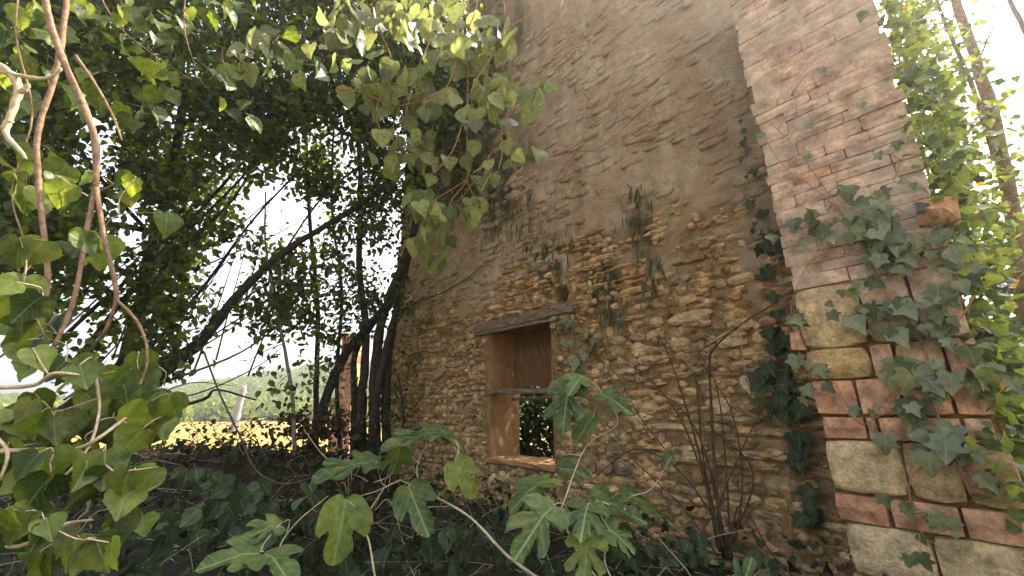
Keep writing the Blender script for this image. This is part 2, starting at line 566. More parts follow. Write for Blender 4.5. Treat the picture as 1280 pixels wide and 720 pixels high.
LT = {}
LT['ovate'] = [leaf_template(OVATE, .4, f, d, 2, .02, s) for s, (f, d) in enumerate([(.2, .2), (.35, .3), (.1, -.15), (.5, .25)])]
LT['heart'] = [leaf_template(HEART, .35, f, d, 2, .035, s + 9) for s, (f, d) in enumerate([(.2, .2), (.3, .4), (.08, -.2), (.45, .3)])]
LT['ivy'] = [leaf_template(IVYH, .28, f, d, 1, .02, s + 20) for s, (f, d) in enumerate([(.15, .25), (.25, .35), (.05, .15), (.3, .1)])]
LT['ivy3'] = [leaf_template(IVY3, .3, f, d, 2, .02, s + 30) for s, (f, d) in enumerate([(.15, .25), (.28, .3), (.1, -.1)])]
LT['fig'] = [leaf_template(FIGH, .28, f, d, 2, .045, s + 40) for s, (f, d) in enumerate([(.14, .3), (.22, .5), (.06, .2)])]
LT['fig3'] = [leaf_template(FIG3, .3, f, d, 2, .02, s + 50) for s, (f, d) in enumerate([(.2, .4), (.5, .3)])]
LT['blade'] = [leaf_template([(0, 0), (.07, .3), (.05, .7), (0, 1.0)], .45, .2, d, 0, .03, s + 80) for s, d in enumerate([.3, -.3, .6])]
LT['small'] = [leaf_template(SMALL, .45, f, d, 0, .03, s + 60) for s, (f, d) in enumerate([(.25, .2), (.4, .4), (.1, -.2)])]
LMESH = {}


def leaf_mesh(kind, mkey):
    k = (kind, mkey)
    if k not in LMESH:
        LMESH[k] = [mesh_tris('leaf', V, T, M[mkey], uv) for V, T, uv in LT[kind]]
    return rng.choice(LMESH[k])


def frame(tip, nor):
    t = Vector(tip).normalized()
    n = Vector(nor)
    n = n - t * n.dot(t)
    if n.length < 1e-4:
        n = t.orthogonal()
    n.normalize()
    x = t.cross(n)
    m = Matrix((x, t, n)).transposed()
    return m


def put_leaf(parent, kind, mkey, pos, tip, nor, size, name='leaf', width=1.0):
    o = bpy.data.objects.new(name, leaf_mesh(kind, mkey))
    COL.objects.link(o)
    o.parent = parent
    m = frame(tip, nor).to_4x4()
    m = Matrix.Translation(Vector(pos) - Vector(parent.location)) @ m @ Matrix.Diagonal((size * width, size, size, 1))
    o.matrix_local = m
    return o


def many_leaves(kind, P, tips, nors, sizes):
    """one mesh of many leaves: arrays"""
    P, tips, nors, sizes = (np.asarray(a, float) for a in (P, tips, nors, sizes))
    t = tips / (np.linalg.norm(tips, axis=1)[:, None] + 1e-9)
    n = nors - t * np.sum(nors * t, 1)[:, None]
    n /= np.linalg.norm(n, axis=1)[:, None] + 1e-9
    x = np.cross(t, n)
    which = nrg.integers(0, len(LT[kind]), len(P))
    Vs, Ts, UVs, TI, off = [], [], [], [], 0
    for w, (V, T, uv) in enumerate(LT[kind]):
        s = np.where(which == w)[0]
        if not len(s):
            continue
        VV = (V[None, :, 0, None] * x[s, None] + V[None, :, 1, None] * t[s, None] + V[None, :, 2, None] * n[s, None]) * sizes[s, None, None] + P[s, None]
        k = len(V)
        Vs.append(VV.reshape(-1, 3))
        Ts.append((T[None] + (np.arange(len(s)) * k)[:, None, None]).reshape(-1, 3) + off)
        UVs.append(np.tile(uv, (len(s), 1)))
        TI.append(np.repeat(nrg.random(len(s)), k))
        off += len(s) * k
    return np.concatenate(Vs), np.concatenate(Ts), np.concatenate(UVs), np.concatenate(TI)


def leaves_mesh(name, kind, mkey, P, tips, nors, sizes, origin=(0, 0, 0)):
    V, T, uv, ti = many_leaves(kind, P, tips, nors, sizes)
    return mesh_tris(name, V - np.array(origin), T, M[mkey], uv, ti)


def rv(s=1.0):
    return Vector((rng.gauss(0, s), rng.gauss(0, s), rng.gauss(0, s)))


# ---------------------------------------------------------------- terrain
def ground_h(x, y):
    x = np.asarray(x, float)
    y = np.asarray(y, float)
    side = x * N.x + y * N.y                                   # >3 : behind the wall
    base = 0.62 * (1 - sstep(5.8, 9.5, y)) * (1 - sstep(3.4, 5.5, side)) * (1 - sstep(9, 14, np.hypot(x, y)))
    ridge = np.exp(-((y - 5.1 - 0.25 * np.sin(x * 0.9)) / 0.8) ** 2) * sstep(-0.9, -1.9, x) * (1 - sstep(9, 12, -x))
    h = base + 0.53 * ridge + (fbm(x * 1.3, y * 1.3, 3) - 0.5) * 0.22 * (1 - sstep(10, 16, np.hypot(x, y)))
    # the wooded hill: rises beyond the field, on the left
    return h


def hill_h(x, y):
    r = np.hypot(x, y)
    az = np.degrees(np.arctan2(x, y))
    top = 2 + 15 * sstep(-47, -22, az) * (1 - 0.35 * sstep(-10, 20, az)) + 8 * (fbm(az * 0.08 + 9, az * 0 + 2.0, 5) - 0.5)
    return -0.3 + top * sstep(70, 185, r) + (fbm(x * 0.03, y * 0.03, 8) - 0.5) * 3 * sstep(75, 110, r)


def grid_mesh(xs, ys, hf):
    X, Y = np.meshgrid(xs, ys)
    Z = hf(X, Y)
    V = np.stack([X.ravel(), Y.ravel(), Z.ravel()], 1)
    nx, ny = len(xs), len(ys)
    i = (np.arange(ny - 1)[:, None] * nx + np.arange(nx - 1)[None]).ravel()
    T = np.stack([i, i + 1, i + nx + 1, i + nx], 1)
    return V, T


def axis(lo, hi, near, step, far):
    a = list(np.arange(-near, near + 1e-6, step))
    v = near
    while v < max(-lo, hi):
        v *= 1.25
        a += [v, -v]
    return np.array(sorted(t for t in a if lo <= t <= hi))


xs = axis(-440, 440, 10, 0.2, 0)
V, T = grid_mesh(xs, xs, ground_h)
gm = mesh_tris('ground', V, T, M['soil'])
obj('ground', gm, kind='structure')

# unseen dry grass behind the camera, added for bounce light, and the mown field beyond the bank
V, T = grid_mesh(np.arange(-14, 9.1, 0.4), np.arange(-22, -1.5, 0.4), lambda x, y: ground_h(x, y) + 0.012)
obj('bounce_clearing', mesh_tris('bounce_clearing', V, T, M['bounce_straw']), kind='structure')
V, T = grid_mesh(np.arange(-90, 31, 3.0), np.arange(11, 74, 3.0), lambda x, y: ground_h(x, y) + 0.03)
obj('field', mesh_tris('field', V, T, M['field']), kind='structure')

# hill as a polar sheet
az = np.radians(np.linspace(-95, 25, 80))
rr = np.linspace(68, 420, 50)
A_, R_ = np.meshgrid(az, rr)
X, Y = R_ * np.sin(A_), R_ * np.cos(A_)
Z = hill_h(X, Y)
V = np.stack([X.ravel(), Y.ravel(), Z.ravel()], 1)
i = (np.arange(49)[:, None] * 80 + np.arange(79)[None]).ravel()
obj('hill', mesh_tris('hill', V, np.stack([i, i + 80, i + 81, i + 1], 1)[:, ::-1], M['hill']), kind='structure')


def blob_leaves(C, rad, n_each, size):
    """n_each leaf faces on the shell of each crown centre"""
    C = np.repeat(C, n_each, 0)
    rad = np.repeat(rad, n_each)
    d = nrg.normal(0, 1, C.shape)
    d /= np.linalg.norm(d, axis=1)[:, None]
    P = C + d * (rad * (0.6 + 0.45 * nrg.random(len(rad))))[:, None] * np.array([1, 1, 0.85])
    return P, nrg.normal(0, 1, P.shape), d + nrg.normal(0, 0.5, d.shape), size * (0.6 + 0.8 * nrg.random(len(rad))) * np.repeat(np.ones(1), len(rad))


n = 2600
a_ = np.radians(nrg.uniform(-60, 2, n))
r_ = np.sqrt(nrg.uniform(72 ** 2, 200 ** 2, n))
x_, y_ = r_ * np.sin(a_), r_ * np.cos(a_)
rad = nrg.uniform(0.9, 2.0, n)
C = np.stack([x_, y_, hill_h(x_, y_) + rad * 0.7], 1)
P, t_, n_, s_ = blob_leaves(C, rad, 60, 0.75)
obj('hillside_wood', leaves_mesh('hillside_wood', 'small', 'forest', P, t_, n_, s_), kind='stuff')

# ---------------------------------------------------------------- the ruined house
house = thing('ruined_house', 'ruined ochre rubble gable wall with small boarded window and brick corner pier', 'ruined house', wl(-2.6, 0.4), rz=WROT)
HO = wl(-2.6, 0.4)


def hl(a, h, off):
    """house-local coordinates"""
    return Vector((a + 2.6, -off, h - 0.4))


A0, A1 = -6.1, 0.14
WA0, WA1, WH0, WH1 = -3.59, -2.64, 1.10, 2.47
CELL = 0.03
n0 = round((WA0 - A0) / CELL)
A0 = WA0 - n0 * CELL
nw = round((WA1 - WA0) / CELL)
WA1 = WA0 + nw * CELL
nA = round((A1 - A0) / CELL)
H0 = -0.5
nh0 = round((WH0 - H0) / CELL)
H0 = WH0 - nh0 * CELL
nhw = round((WH1 - WH0) / CELL)
WH1 = WH0 + nhw * CELL
nH = round((8.8 - H0) / CELL)
ga = A0 + np.arange(nA + 1) * CELL
gh = H0 + np.arange(nH + 1) * CELL


def hazy_plaster_mask(a, h):
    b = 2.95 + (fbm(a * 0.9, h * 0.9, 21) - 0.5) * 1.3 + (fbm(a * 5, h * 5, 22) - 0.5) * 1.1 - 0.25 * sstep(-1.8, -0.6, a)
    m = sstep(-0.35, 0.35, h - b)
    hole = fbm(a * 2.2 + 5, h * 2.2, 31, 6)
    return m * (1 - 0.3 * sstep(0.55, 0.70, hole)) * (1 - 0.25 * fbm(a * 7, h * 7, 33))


HOLES = []
for px, py, r_, dp in ((703, 370, 0.085, 0.24), (834, 397, 0.05, 0.16), (770, 262, 0.08, 0.03)):
    a, h = on(px, py)
    HOLES.append((a, h, r_, dp))


def relief(a, h):
    p = hazy_plaster_mask(a, h)
    z = (fbm(a * 5, h * 9, 41) - 0.5) * 0.055 * (1 - 0.3 * p) + (vnoise(a * 12, h * 17, 42) - .5) * 0.018 + (fbm(a * 1.1, h * 1.1, 43) - 0.5) * 0.08 + p * 0.022
    for ca, ch, r_, dp in HOLES:
        z = z - dp * (1 - sstep(r_ * 0.75, r_ * 1.1, np.hypot((a - ca) * (1.0 if r_ < .1 else .55), h - ch) + (fbm(a * 9, h * 9, 47) - .5) * .09))
    return z


GA, GH = np.meshgrid(ga, gh)
top = 8.45 - np.abs(GA + 4.2) * 0.92 + (fbm(GA * 2.5, GA * 0 + 1.5, 51) - 0.5) * 0.3
ca, ch = (GA[:-1, :-1] + CELL / 2), (GH[:-1, :-1] + CELL / 2)
keep = ch < top[:-1, :-1]
keep &= ~((ca > WA0) & (ca < WA1) & (ch > WH0) & (ch < WH1))
W1 = nA + 1
ii = (np.arange(nH)[:, None] * W1 + np.arange(nA)[None])
q = ii[keep]
front = np.stack([q, q + 1, q + W1 + 1, q + W1], 1)
nv = GA.size
Z = relief(GA, GH)
edge = np.minimum(np.minimum(np.abs(GA - WA0), np.abs(GA - WA1)), np.minimum(np.abs(GH - WH0), np.abs(GH - WH1)))
VF = np.stack([GA.ravel() + 2.6, -Z.ravel(), GH.ravel() - 0.4], 1)
VB = np.stack([GA.ravel() + 2.6, np.full(nv, TH) + Z.ravel() * 0.5, GH.ravel() - 0.4], 1)
back = front[:, ::-1] + nv
E = np.concatenate([front[:, [0, 1]], front[:, [1, 2]], front[:, [2, 3]], front[:, [3, 0]]])
key = np.sort(E, 1)
_, inv, cnt = np.unique(key[:, 0].astype(np.int64) * nv + key[:, 1], return_inverse=True, return_counts=True)
be = E[cnt[inv.ravel()] == 1]
side = np.stack([be[:, 1], be[:, 0], be[:, 0] + nv, be[:, 1] + nv], 1)
pm = hazy_plaster_mask(GA, GH).ravel()
mo = np.zeros(GA.shape)  # dark stains; the top-left ones also paint in shade behind the creeper
for px, py, ra, rh in ((625, 235, .75, .75), (600, 120, 1.2, 1.6), (755, 355, .22, .3), (742, 318, .22, .2), (800, 290, .18, .3), (690, 330, .2, .3)):
    ma, mh = on(px, py)
    mo = np.maximum(mo, 1 - sstep(.55, 1.15, np.hypot((GA - ma) / ra, (GH - mh) / rh) + (fbm(GA * 3, GH * 1.2, 61) - .5) * .9))
mo = mo.ravel()
V = np.concatenate([VF, VB])
T = np.concatenate([front, back, side])
used = np.unique(T)
remap = np.full(2 * nv, -1, np.int64)
remap[used] = np.arange(len(used))
me = mesh_tris('wall', V[used], remap[T], M['wall'], extra=np.concatenate([pm, pm])[used], moss_shade=np.concatenate([mo, mo])[used])
obj('wall', me, house)


# stones -------------------------------------------------------------------------------------
def stone_template(seed, round_=0.32, nx=4, nz=3, bulge=0.25, jit=0.05):
    r = random.Random(seed)
    V, T = [], []
    for j in range(nz + 1):
        for i in range(nx + 1):
            x, z = i / nx * 2 - 1, j / nz * 2 - 1
            border = abs(x) == 1 or abs(z) == 1
            k = 1 - round_ * (x * x * z * z) * 0.6
            xx, zz = x * k, z * k
            if border:
                xx += r.uniform(-jit, jit)
                zz += r.uniform(-jit, jit)
            y = -0.55 - r.uniform(0, .25) if border else -1 - r.uniform(-bulge, bulge)
            V.append((xx * .5, y, zz * .5))
    w = nx + 1
    for j in range(nz):
        for i in range(nx):
            a = j * w + i
            if r.random() < .5:
                T += [(a, a + 1, a + w + 1), (a, a + w + 1, a + w)]
            else:
                T += [(a, a + 1, a + w), (a + 1, a + w + 1, a + w)]
    ring = [i for i in range(w)] + [j * w + nx for j in range(1, nz + 1)] + [nz * w + i for i in range(nx - 1, -1, -1)] + [j * w for j in range(nz - 1, 0, -1)]
    b = len(V)
    for k in ring:
        x, y, z = V[k]
        V.append((x * 1.04, 0.3, z * 1.04))
    L = len(ring)
    for i in range(L):
        p, q_ = ring[i], ring[(i + 1) % L]
        T += [(p, b + i, b + (i + 1) % L), (p, b + (i + 1) % L, q_)]
    return np.array(V), np.array(T)


STV = [stone_template(s, rng.uniform(.25, .7), bulge=.35, jit=.09) for s in range(10)]
BRV = [stone_template(s + 40, 0.06, 3, 2, 0.12, 0.022) for s in range(5)]
BKV = [stone_template(s + 70, 0.16, 5, 4, 0.3, 0.02) for s in range(4)]
ST = [mesh_tris('stone', V, T, M['stone'], smooth=False) for V, T in STV]
BR = [mesh_tris('brick', V, T, M['brick'], smooth=False) for V, T in BRV]
PB = [mesh_tris('brick', V, T, M['hazy_brick'], smooth=False) for V, T in BRV]
BK = [mesh_tris('stone', V, T, M['block']) for V, T in BKV]


def masonry(parent, name, meshes, a, h, off, w, hh, dep, rot=0.0, origin=None):
    o = bpy.data.objects.new(name, rng.choice(meshes))
    COL.objects.link(o)
    o.parent = parent
    o.location = hl(a, h, off) if origin is None else hl(a, h, off) - origin
    o.rotation_euler = (rng.gauss(0, .03), rot, rng.gauss(0, .03))
    o.scale = (w, dep, hh)
    return o


stones = []
h = 0.35
while h < 5.2:
    ch_ = rng.choice((.045, .06, .08, .1, .12, .07, .055))
    a = A0 + 0.02
    while a < -0.55:
        w = min(.45, max(.06, rng.gauss(.16, .085))) * (1.15 if ch_ > .1 else 1)
        ac, hc = a + w / 2, h + ch_ / 2 + 0.012 * math.sin(a * 3)
        inwin = WA0 - w / 2 - .015 < ac < WA1 + w / 2 + .015 and WH0 - ch_ / 2 - .01 < hc < WH1 + .14
        pmk = float(hazy_plaster_mask(np.array([ac]), np.array([hc]))[0])
        hole = any(math.hypot(ac - x, hc - y) < r_ + w * .3 for x, y, r_, _ in HOLES)
        if not inwin and not hole and (pmk < .45 or rng.random() < .05) and not (hc > 3.6) and rng.random() < .9:
            px, py = proj(wl(ac, hc, 0))
            if -10 < py < 740 and px > 440:
                z = float(relief(np.array([ac]), np.array([hc]))[0])
                dist = (wl(ac, hc) - CP).length
                stones.append((w * ch_ / dist ** 2, ac, hc, w - .018, ch_ - .014, z, px, py))
        a += w
    h += ch_
stones.sort(reverse=True)
vis = [s for s in stones if 505 < s[6] < 1040 and s[7] < 650][:285]
rest = [s for s in stones if s not in set(vis)]
for _, ac, hc, w, hh, z, px, py in vis:
    masonry(house, 'stone', ST, ac, hc, z - 0.012, w, hh, rng.uniform(.016, .04), rng.gauss(0, .06))
Vs, Ts, TI, o_ = [], [], [], 0
for _, ac, hc, w, hh, z, px, py in rest:
    V, T = rng.choice(STV)
    p = hl(ac, hc, z - 0.012)
    Vs.append(V * np.array([w, rng.uniform(.016, .04), hh]) + np.array(p))
    Ts.append(T + o_)
    TI.append(np.full(len(V), rng.random()))
    o_ += len(V)
# fist-sized filling between the larger stones
for _ in range(3500):
    a, h = rng.uniform(A0, -.56), rng.uniform(.4, 4.2)
    if WA0 - .05 < a < WA1 + .05 and WH0 - .05 < h < WH1 + .15:
        continue
    if float(hazy_plaster_mask(np.array([a]), np.array([h]))[0]) > .3 or any(math.hypot(a - x, h - y) < r_ + .03 for x, y, r_, _ in HOLES):
        continue
    V, T = rng.choice(STV)
    z = float(relief(np.array([a]), np.array([h]))[0])
    s = rng.uniform(.025, .06)
    Vs.append(V * np.array([s * rng.uniform(1, 1.8), .03, s]) + np.array(hl(a, h, z - .006)))
    Ts.append(T + o_)
    TI.append(np.full(len(V), rng.random()))
    o_ += len(V)
obj('rubble_filling', mesh_tris('rubble_filling', np.concatenate(Vs), np.concatenate(Ts), M['rubble'], tint=np.concatenate(TI), smooth=False), house, kind='stuff')


# stones in the haze-paled plaster colour, just breaking the render higher up
Vs, Ts, o_ = [], [], 0
for _ in range(1500):
    a, h = rng.uniform(A0, -.56), rng.uniform(2.6, 6.4)
    p_ = float(hazy_plaster_mask(np.array([a]), np.array([h]))[0])
    if p_ < .35 or fbm(np.array([a * 1.5]), np.array([h * 1.5]), 35)[0] < .46:
        continue
    V, T = rng.choice(STV)
    z = float(relief(np.array([a]), np.array([h]))[0])
    w = rng.uniform(.06, .26)
    Vs.append(V * np.array([w, .016, rng.uniform(.04, .09)]) + np.array(hl(a, h, z - .006)))
    Ts.append(T + o_)
    o_ += len(V)
obj('hazy_rubble', mesh_tris('hazy_rubble', np.concatenate(Vs), np.concatenate(Ts), M['wall'], extra=np.full(o_, .85)), house, kind='stuff')


def box_mesh(name, sx, sy, sz, m, seg=(1, 1, 1), jit=0.0, bev=0.0, seed=1):
    """a box subdivided along its sides, with uneven faces"""
    import bmesh
    bm = bmesh.new()
    bmesh.ops.create_cube(bm, size=1.0)
    bmesh.ops.scale(bm, vec=(sx, sy, sz), verts=bm.verts)
    for ax, k in enumerate(seg):
        if k > 1:
            es = [e for e in bm.edges if abs((e.verts[0].co - e.verts[1].co)[ax]) > 1e-6 and all(abs((e.verts[0].co - e.verts[1].co)[t]) < 1e-6 for t in range(3) if t != ax)]
            bmesh.ops.subdivide_edges(bm, edges=es, cuts=k - 1, use_grid_fill=True)
    if bev:
        es = [e for e in bm.edges if len(e.link_faces) == 2 and e.calc_face_angle(0) > 0.5]
        bmesh.ops.bevel(bm, geom=es, offset=bev, segments=1, affect='EDGES')
    r = random.Random(seed)
    for v in bm.verts:
        v.co += Vector((r.uniform(-jit, jit), r.uniform(-jit, jit), r.uniform(-jit, jit)))
    me = bpy.data.meshes.new(name)
    bm.to_mesh(me)
    bm.free()
    me.materials.append(m)
    return me


# window
wcx, wcz = (WA0 + WA1) / 2, (WH0 + WH1) / 2
win = obj('window', None, house, hl(wcx, WH0, 0))
WO = hl(wcx, WH0, 0)


def wpart(name, me, a, h, off, parent=win, rot=(0, 0, 0)):
    o = obj(name, me, parent, hl(a, h, off) - WO)
    o.rotation_euler = rot
    return o


wpart('lintel', box_mesh('lintel', 1.52, .2, .11, M['wood'], (10, 2, 2), .008, .012, 3), wcx + .02, WH1 + .062, -.04, rot=(0, -.01, 0))
wpart('lintel_board', box_mesh('lintel_board', 1.3, .1, .03, M['wood'], (8, 1, 1), .005, .005, 4), wcx - .05, WH1 - .012, .012, rot=(0, .012, 0))
wpart('reveal', box_mesh('reveal', .022, TH - .02, WH1 - WH0 - .006, M['reveal'], (1, 6, 12), .005, .0, 5), WA0 + .012, wcz, -TH / 2 + .004)
wpart('reveal', box_mesh('reveal', .022, TH - .02, WH1 - WH0 - .006, M['reveal'], (1, 6, 12), .005, .0, 6), WA1 - .012, wcz, -TH / 2 + .004)
wpart('sill', box_mesh('sill', .98, TH + .02, .05, M['reveal'], (8, 3, 1), .008, .01, 7), wcx, WH0 - .01, -TH / 2 + .03)
hb = 1.83
pw = (WA1 - WA0 - .05) / 4
for k in range(4):
    wpart('plank', box_mesh('plank', pw - .006, .025, WH1 - hb - .01 - .02 * (k % 2), M['plank'], (2, 1, 6), .003, .004, 20 + k),
          WA0 + .025 + pw * (k + .5), (WH1 + hb) / 2 + .01 * (k % 2), -.36 + .004 * (k % 2))
wpart('crossbar', box_mesh('crossbar', WA1 - WA0 + .06, .07, .05, M['wood'], (8, 1, 1), .007, .008, 9), wcx, 1.79, -.02, rot=(0, .02, 0))
wpart('crossbar', box_mesh('crossbar', WA1 - WA0 - .06, .04, .035, M['wood'], (8, 1, 1), .006, .006, 10), wcx, 1.73, -.34, rot=(0, -.02, 0))
# thin flat stones laid over the lintel
for k in range(6):
    masonry(house, 'stone', ST, WA0 + .12 + k * .17, WH1 + .155 + .012 * (k % 2), .0, .15, .045, .05)

# corner pier ---------------------------------------------------------------------------------
PO = 0.45                      # how far the pier stands out from the wall
pier = obj('corner_pier', None, house, hl(-.2, .0, PO))
PIO = hl(-.2, .0, PO)
PL, PR = on(1003, 430, PO)[0], on(1238, 480, PO)[0]


def pier_r(h):
    return PR + 0.035 * max(0, h - 2.0)


pv = []
hs = np.linspace(-.6, 4.55, 29)
core = []
for k, hh in enumerate(hs):
    for (a, o_) in ((PL + .02, PO - .04 + .032 * float(sstep(2.2, 2.4, hh))), (pier_r(hh) - .02, PO - .04 + .032 * float(sstep(2.2, 2.4, hh))), (pier_r(hh) - .02, .03), (PL + .02, .03)):
        j = (vnoise(hh * 4, a * 9 + o_ * 5, 77) - .5) * .03
        core.append(hl(a, hh, o_ + float(j)) - PIO)
fc = []
for k in range(len(hs) - 1):
    for j in range(4):
        fc.append((k * 4 + j, k * 4 + (j + 1) % 4, k * 4 + 4 + (j + 1) % 4, k * 4 + 4 + j))
fc.append((len(core) - 4, len(core) - 3, len(core) - 2, len(core) - 1))
fc = np.array(fc)
lowf = np.array([np.mean([core[v].z for v in f]) for f in fc]) + PIO.z - HO.z + .8 < 0
zc = np.array([np.mean([core[v].z for v in f]) for f in fc])
cv = np.array([list(v) for v in core])
zs = on(1000, 362, PO)[1] - 0.0
lowf = zc < zs
def sub(f):
    u, inv_ = np.unique(f, return_inverse=True)
    return cv[u], inv_.reshape(f.shape)


v_, f_ = sub(fc[lowf])
me = mesh_tris('core', v_, f_, M['wall'], extra=np.zeros(len(v_)), smooth=False)
obj('core', me, pier)
v_, f_ = sub(fc[~lowf])
obj('hazy_core', mesh_tris('hazy_core', v_, f_, M['hazy_brick'], smooth=False), pier)  # upper core, in the brick colour paled for haze


def pm_(name, meshes, a0, a1, h0, h1, dep=.05, off=PO - .03, rot=0.0, gap=.011):
    return masonry(pier, name, meshes, (a0 + a1) / 2, (h0 + h1) / 2, off, a1 - a0 - gap, h1 - h0 - gap, dep, rot, PIO)


def hpx(px, py):
    return on(px, py, PO)


# lower courses measured on the photograph: (top y, bottom y at the left edge, kind, joints along x)
rows = [(437, 476, 'mix', (1008, 1090, 1122, 1185, 1232)), (476, 519, 'brick', (1012, 1072, 1128, 1190, 1238)),
        (520, 548, 'brick', (1020, 1083, 1098, 1140, 1205, 1245)), (548, 612, 'block', (1024, 1130, 1200, 1262)),
        (614, 648, 'brick', (1032, 1110, 1198, 1285)), (649, 712, 'block', (1040, 1165, 1290)), (714, 750, 'brick', (1048, 1130, 1230, 1320)),
        (752, 815, 'block', (1056, 1180, 1330))]
for y0, y1, kind, xs_ in rows:
    hT, hB = hpx(xs_[0] + 5, y0)[1], hpx(xs_[0] + 5, y1)[1]
    hm = (y0 + y1) / 2
    aa = [PL + rng.uniform(-.012, .012)] + [hpx(x, hm)[0] for x in xs_[1:-1]] + [pier_r(hT) - rng.uniform(-.01, .03)]
    for k in range(len(aa) - 1):
        kd = kind if kind != 'mix' else ('block' if k == 0 else rng.choice(('brick', 'brick', 'block')))
        if aa[k + 1] - aa[k] < .04:
            continue
        pm_('brick' if kd == 'brick' else 'stone', BR if kd == 'brick' else BK, aa[k], aa[k + 1], hB, hT, dep=.05 if kd == 'brick' else .06,
            rot=rng.gauss(0, .008))
# smooth tan blocks above, then haze-paled bricks up to the broken top
hT0 = hpx(1010, 437)[1]
hT1 = hpx(1000, 362)[1]
pm_('stone', BK, PL, PL + .27, hT0, hT1, .045)
pm_('stone', BK, PL + .27, PL + .45, hT0, hT0 + (hT1 - hT0) * .55, .04)
pm_('stone', PB, PL + .27, PL + .45, hT0 + (hT1 - hT0) * .55, hT1, .04)
pm_('stone', PB, PL + .45, pier_r(2), hT0, hT1, .04)
hh = hT1
row = 0
while hh < 4.5:
    bh = rng.choice((.055, .06, .065, .075, .09))
    a = PL + rng.uniform(-.01, .01)
    first = True
    while a < pier_r(hh) - .03:
        w = rng.uniform(.16, .3) if not (first and row % 2) else rng.uniform(.1, .16)
        a1 = min(a + w, pier_r(hh))
        if pier_r(hh) - a1 < .05:
            a1 = pier_r(hh) + rng.uniform(-.006, .006)
        if rng.random() > .07:
            pm_('brick', PB if rng.random() < .985 else BR, a, a1, hh, hh + bh, .02, off=PO - .015 + rng.uniform(-.004, .004), rot=rng.gauss(0, .01), gap=.003)
        a = a1
        first = False
    hh += bh
    row += 1
# a brick slab sticking out of the right edge
sa, sh = on(1168, 262, PO + .05)
masonry(pier, 'brick', BR, sa + .01, sh, PO - .04, .13, .12, .12, .12, PIO)['label'] = 'loose red brick jutting out of the pier edge'
sa, sh = on(1003, 430, PO)
masonry(pier, 'brick', BR, sa - .02, sh + .02, PO - .06, .07, .1, .06, .1, PIO)

# ---------------------------------------------------------------- trees on the left
LEAFD = []


def px_pts(lst):
    return [at(x, y, Y) for x, y, Y in lst]


def crown_points(regions):
    """regions: (x0, y0, x1, y1, Y0, Y1, n, keep probability by noise)"""
    out = []
    for x0, y0, x1, y1, Y0, Y1, n, thr in regions:
        k = 0
        tries = 0
        while k < n and tries < n * 8:
            tries += 1
            x, y, Y = rng.uniform(x0, x1), rng.uniform(y0, y1), rng.uniform(Y0, Y1)
            v = float(fbm(np.array([x * .018]), np.array([y * .018 + Y * .6]), 91, 3)[0])
            if v < thr:
                continue
            out.append(list(at(x, y, Y)))
            k += 1
    return np.array(out)


def make_tree(name, label, base, limbs, regions, bark, leaf_size=.05, per=9, spread=.16, group=None, lkind='small', lmat='crown', twig=.0025):
    t = thing(name, label, 'tree', base, group)
    tr = Tubes()
    for pts, r0, r1 in limbs:
        tr.tube(px_pts(pts), r0, r1, 8, 5, wob=.015)
    P = crown_points(regions)
    tr.connect(P, twig, .3)
    # the trunk carries its own twigs in one bark mesh
    obj('trunk', tr.mesh('trunk', bark, base), t)
    C = np.repeat(P, per, 0)
    Q = C + nrg.normal(0, spread * .5, C.shape)
    tips = nrg.normal(0, .6, C.shape) + np.array([0, 0, -.55])
    nors = nrg.normal(0, .55, C.shape) + np.array([0, 0, .8])
    sz = leaf_size * nrg.uniform(.55, 1.25, len(C))
    obj('crown', leaves_mesh('crown', lkind, lmat, Q, tips, nors, sz, base), t, kind='stuff')
    return t


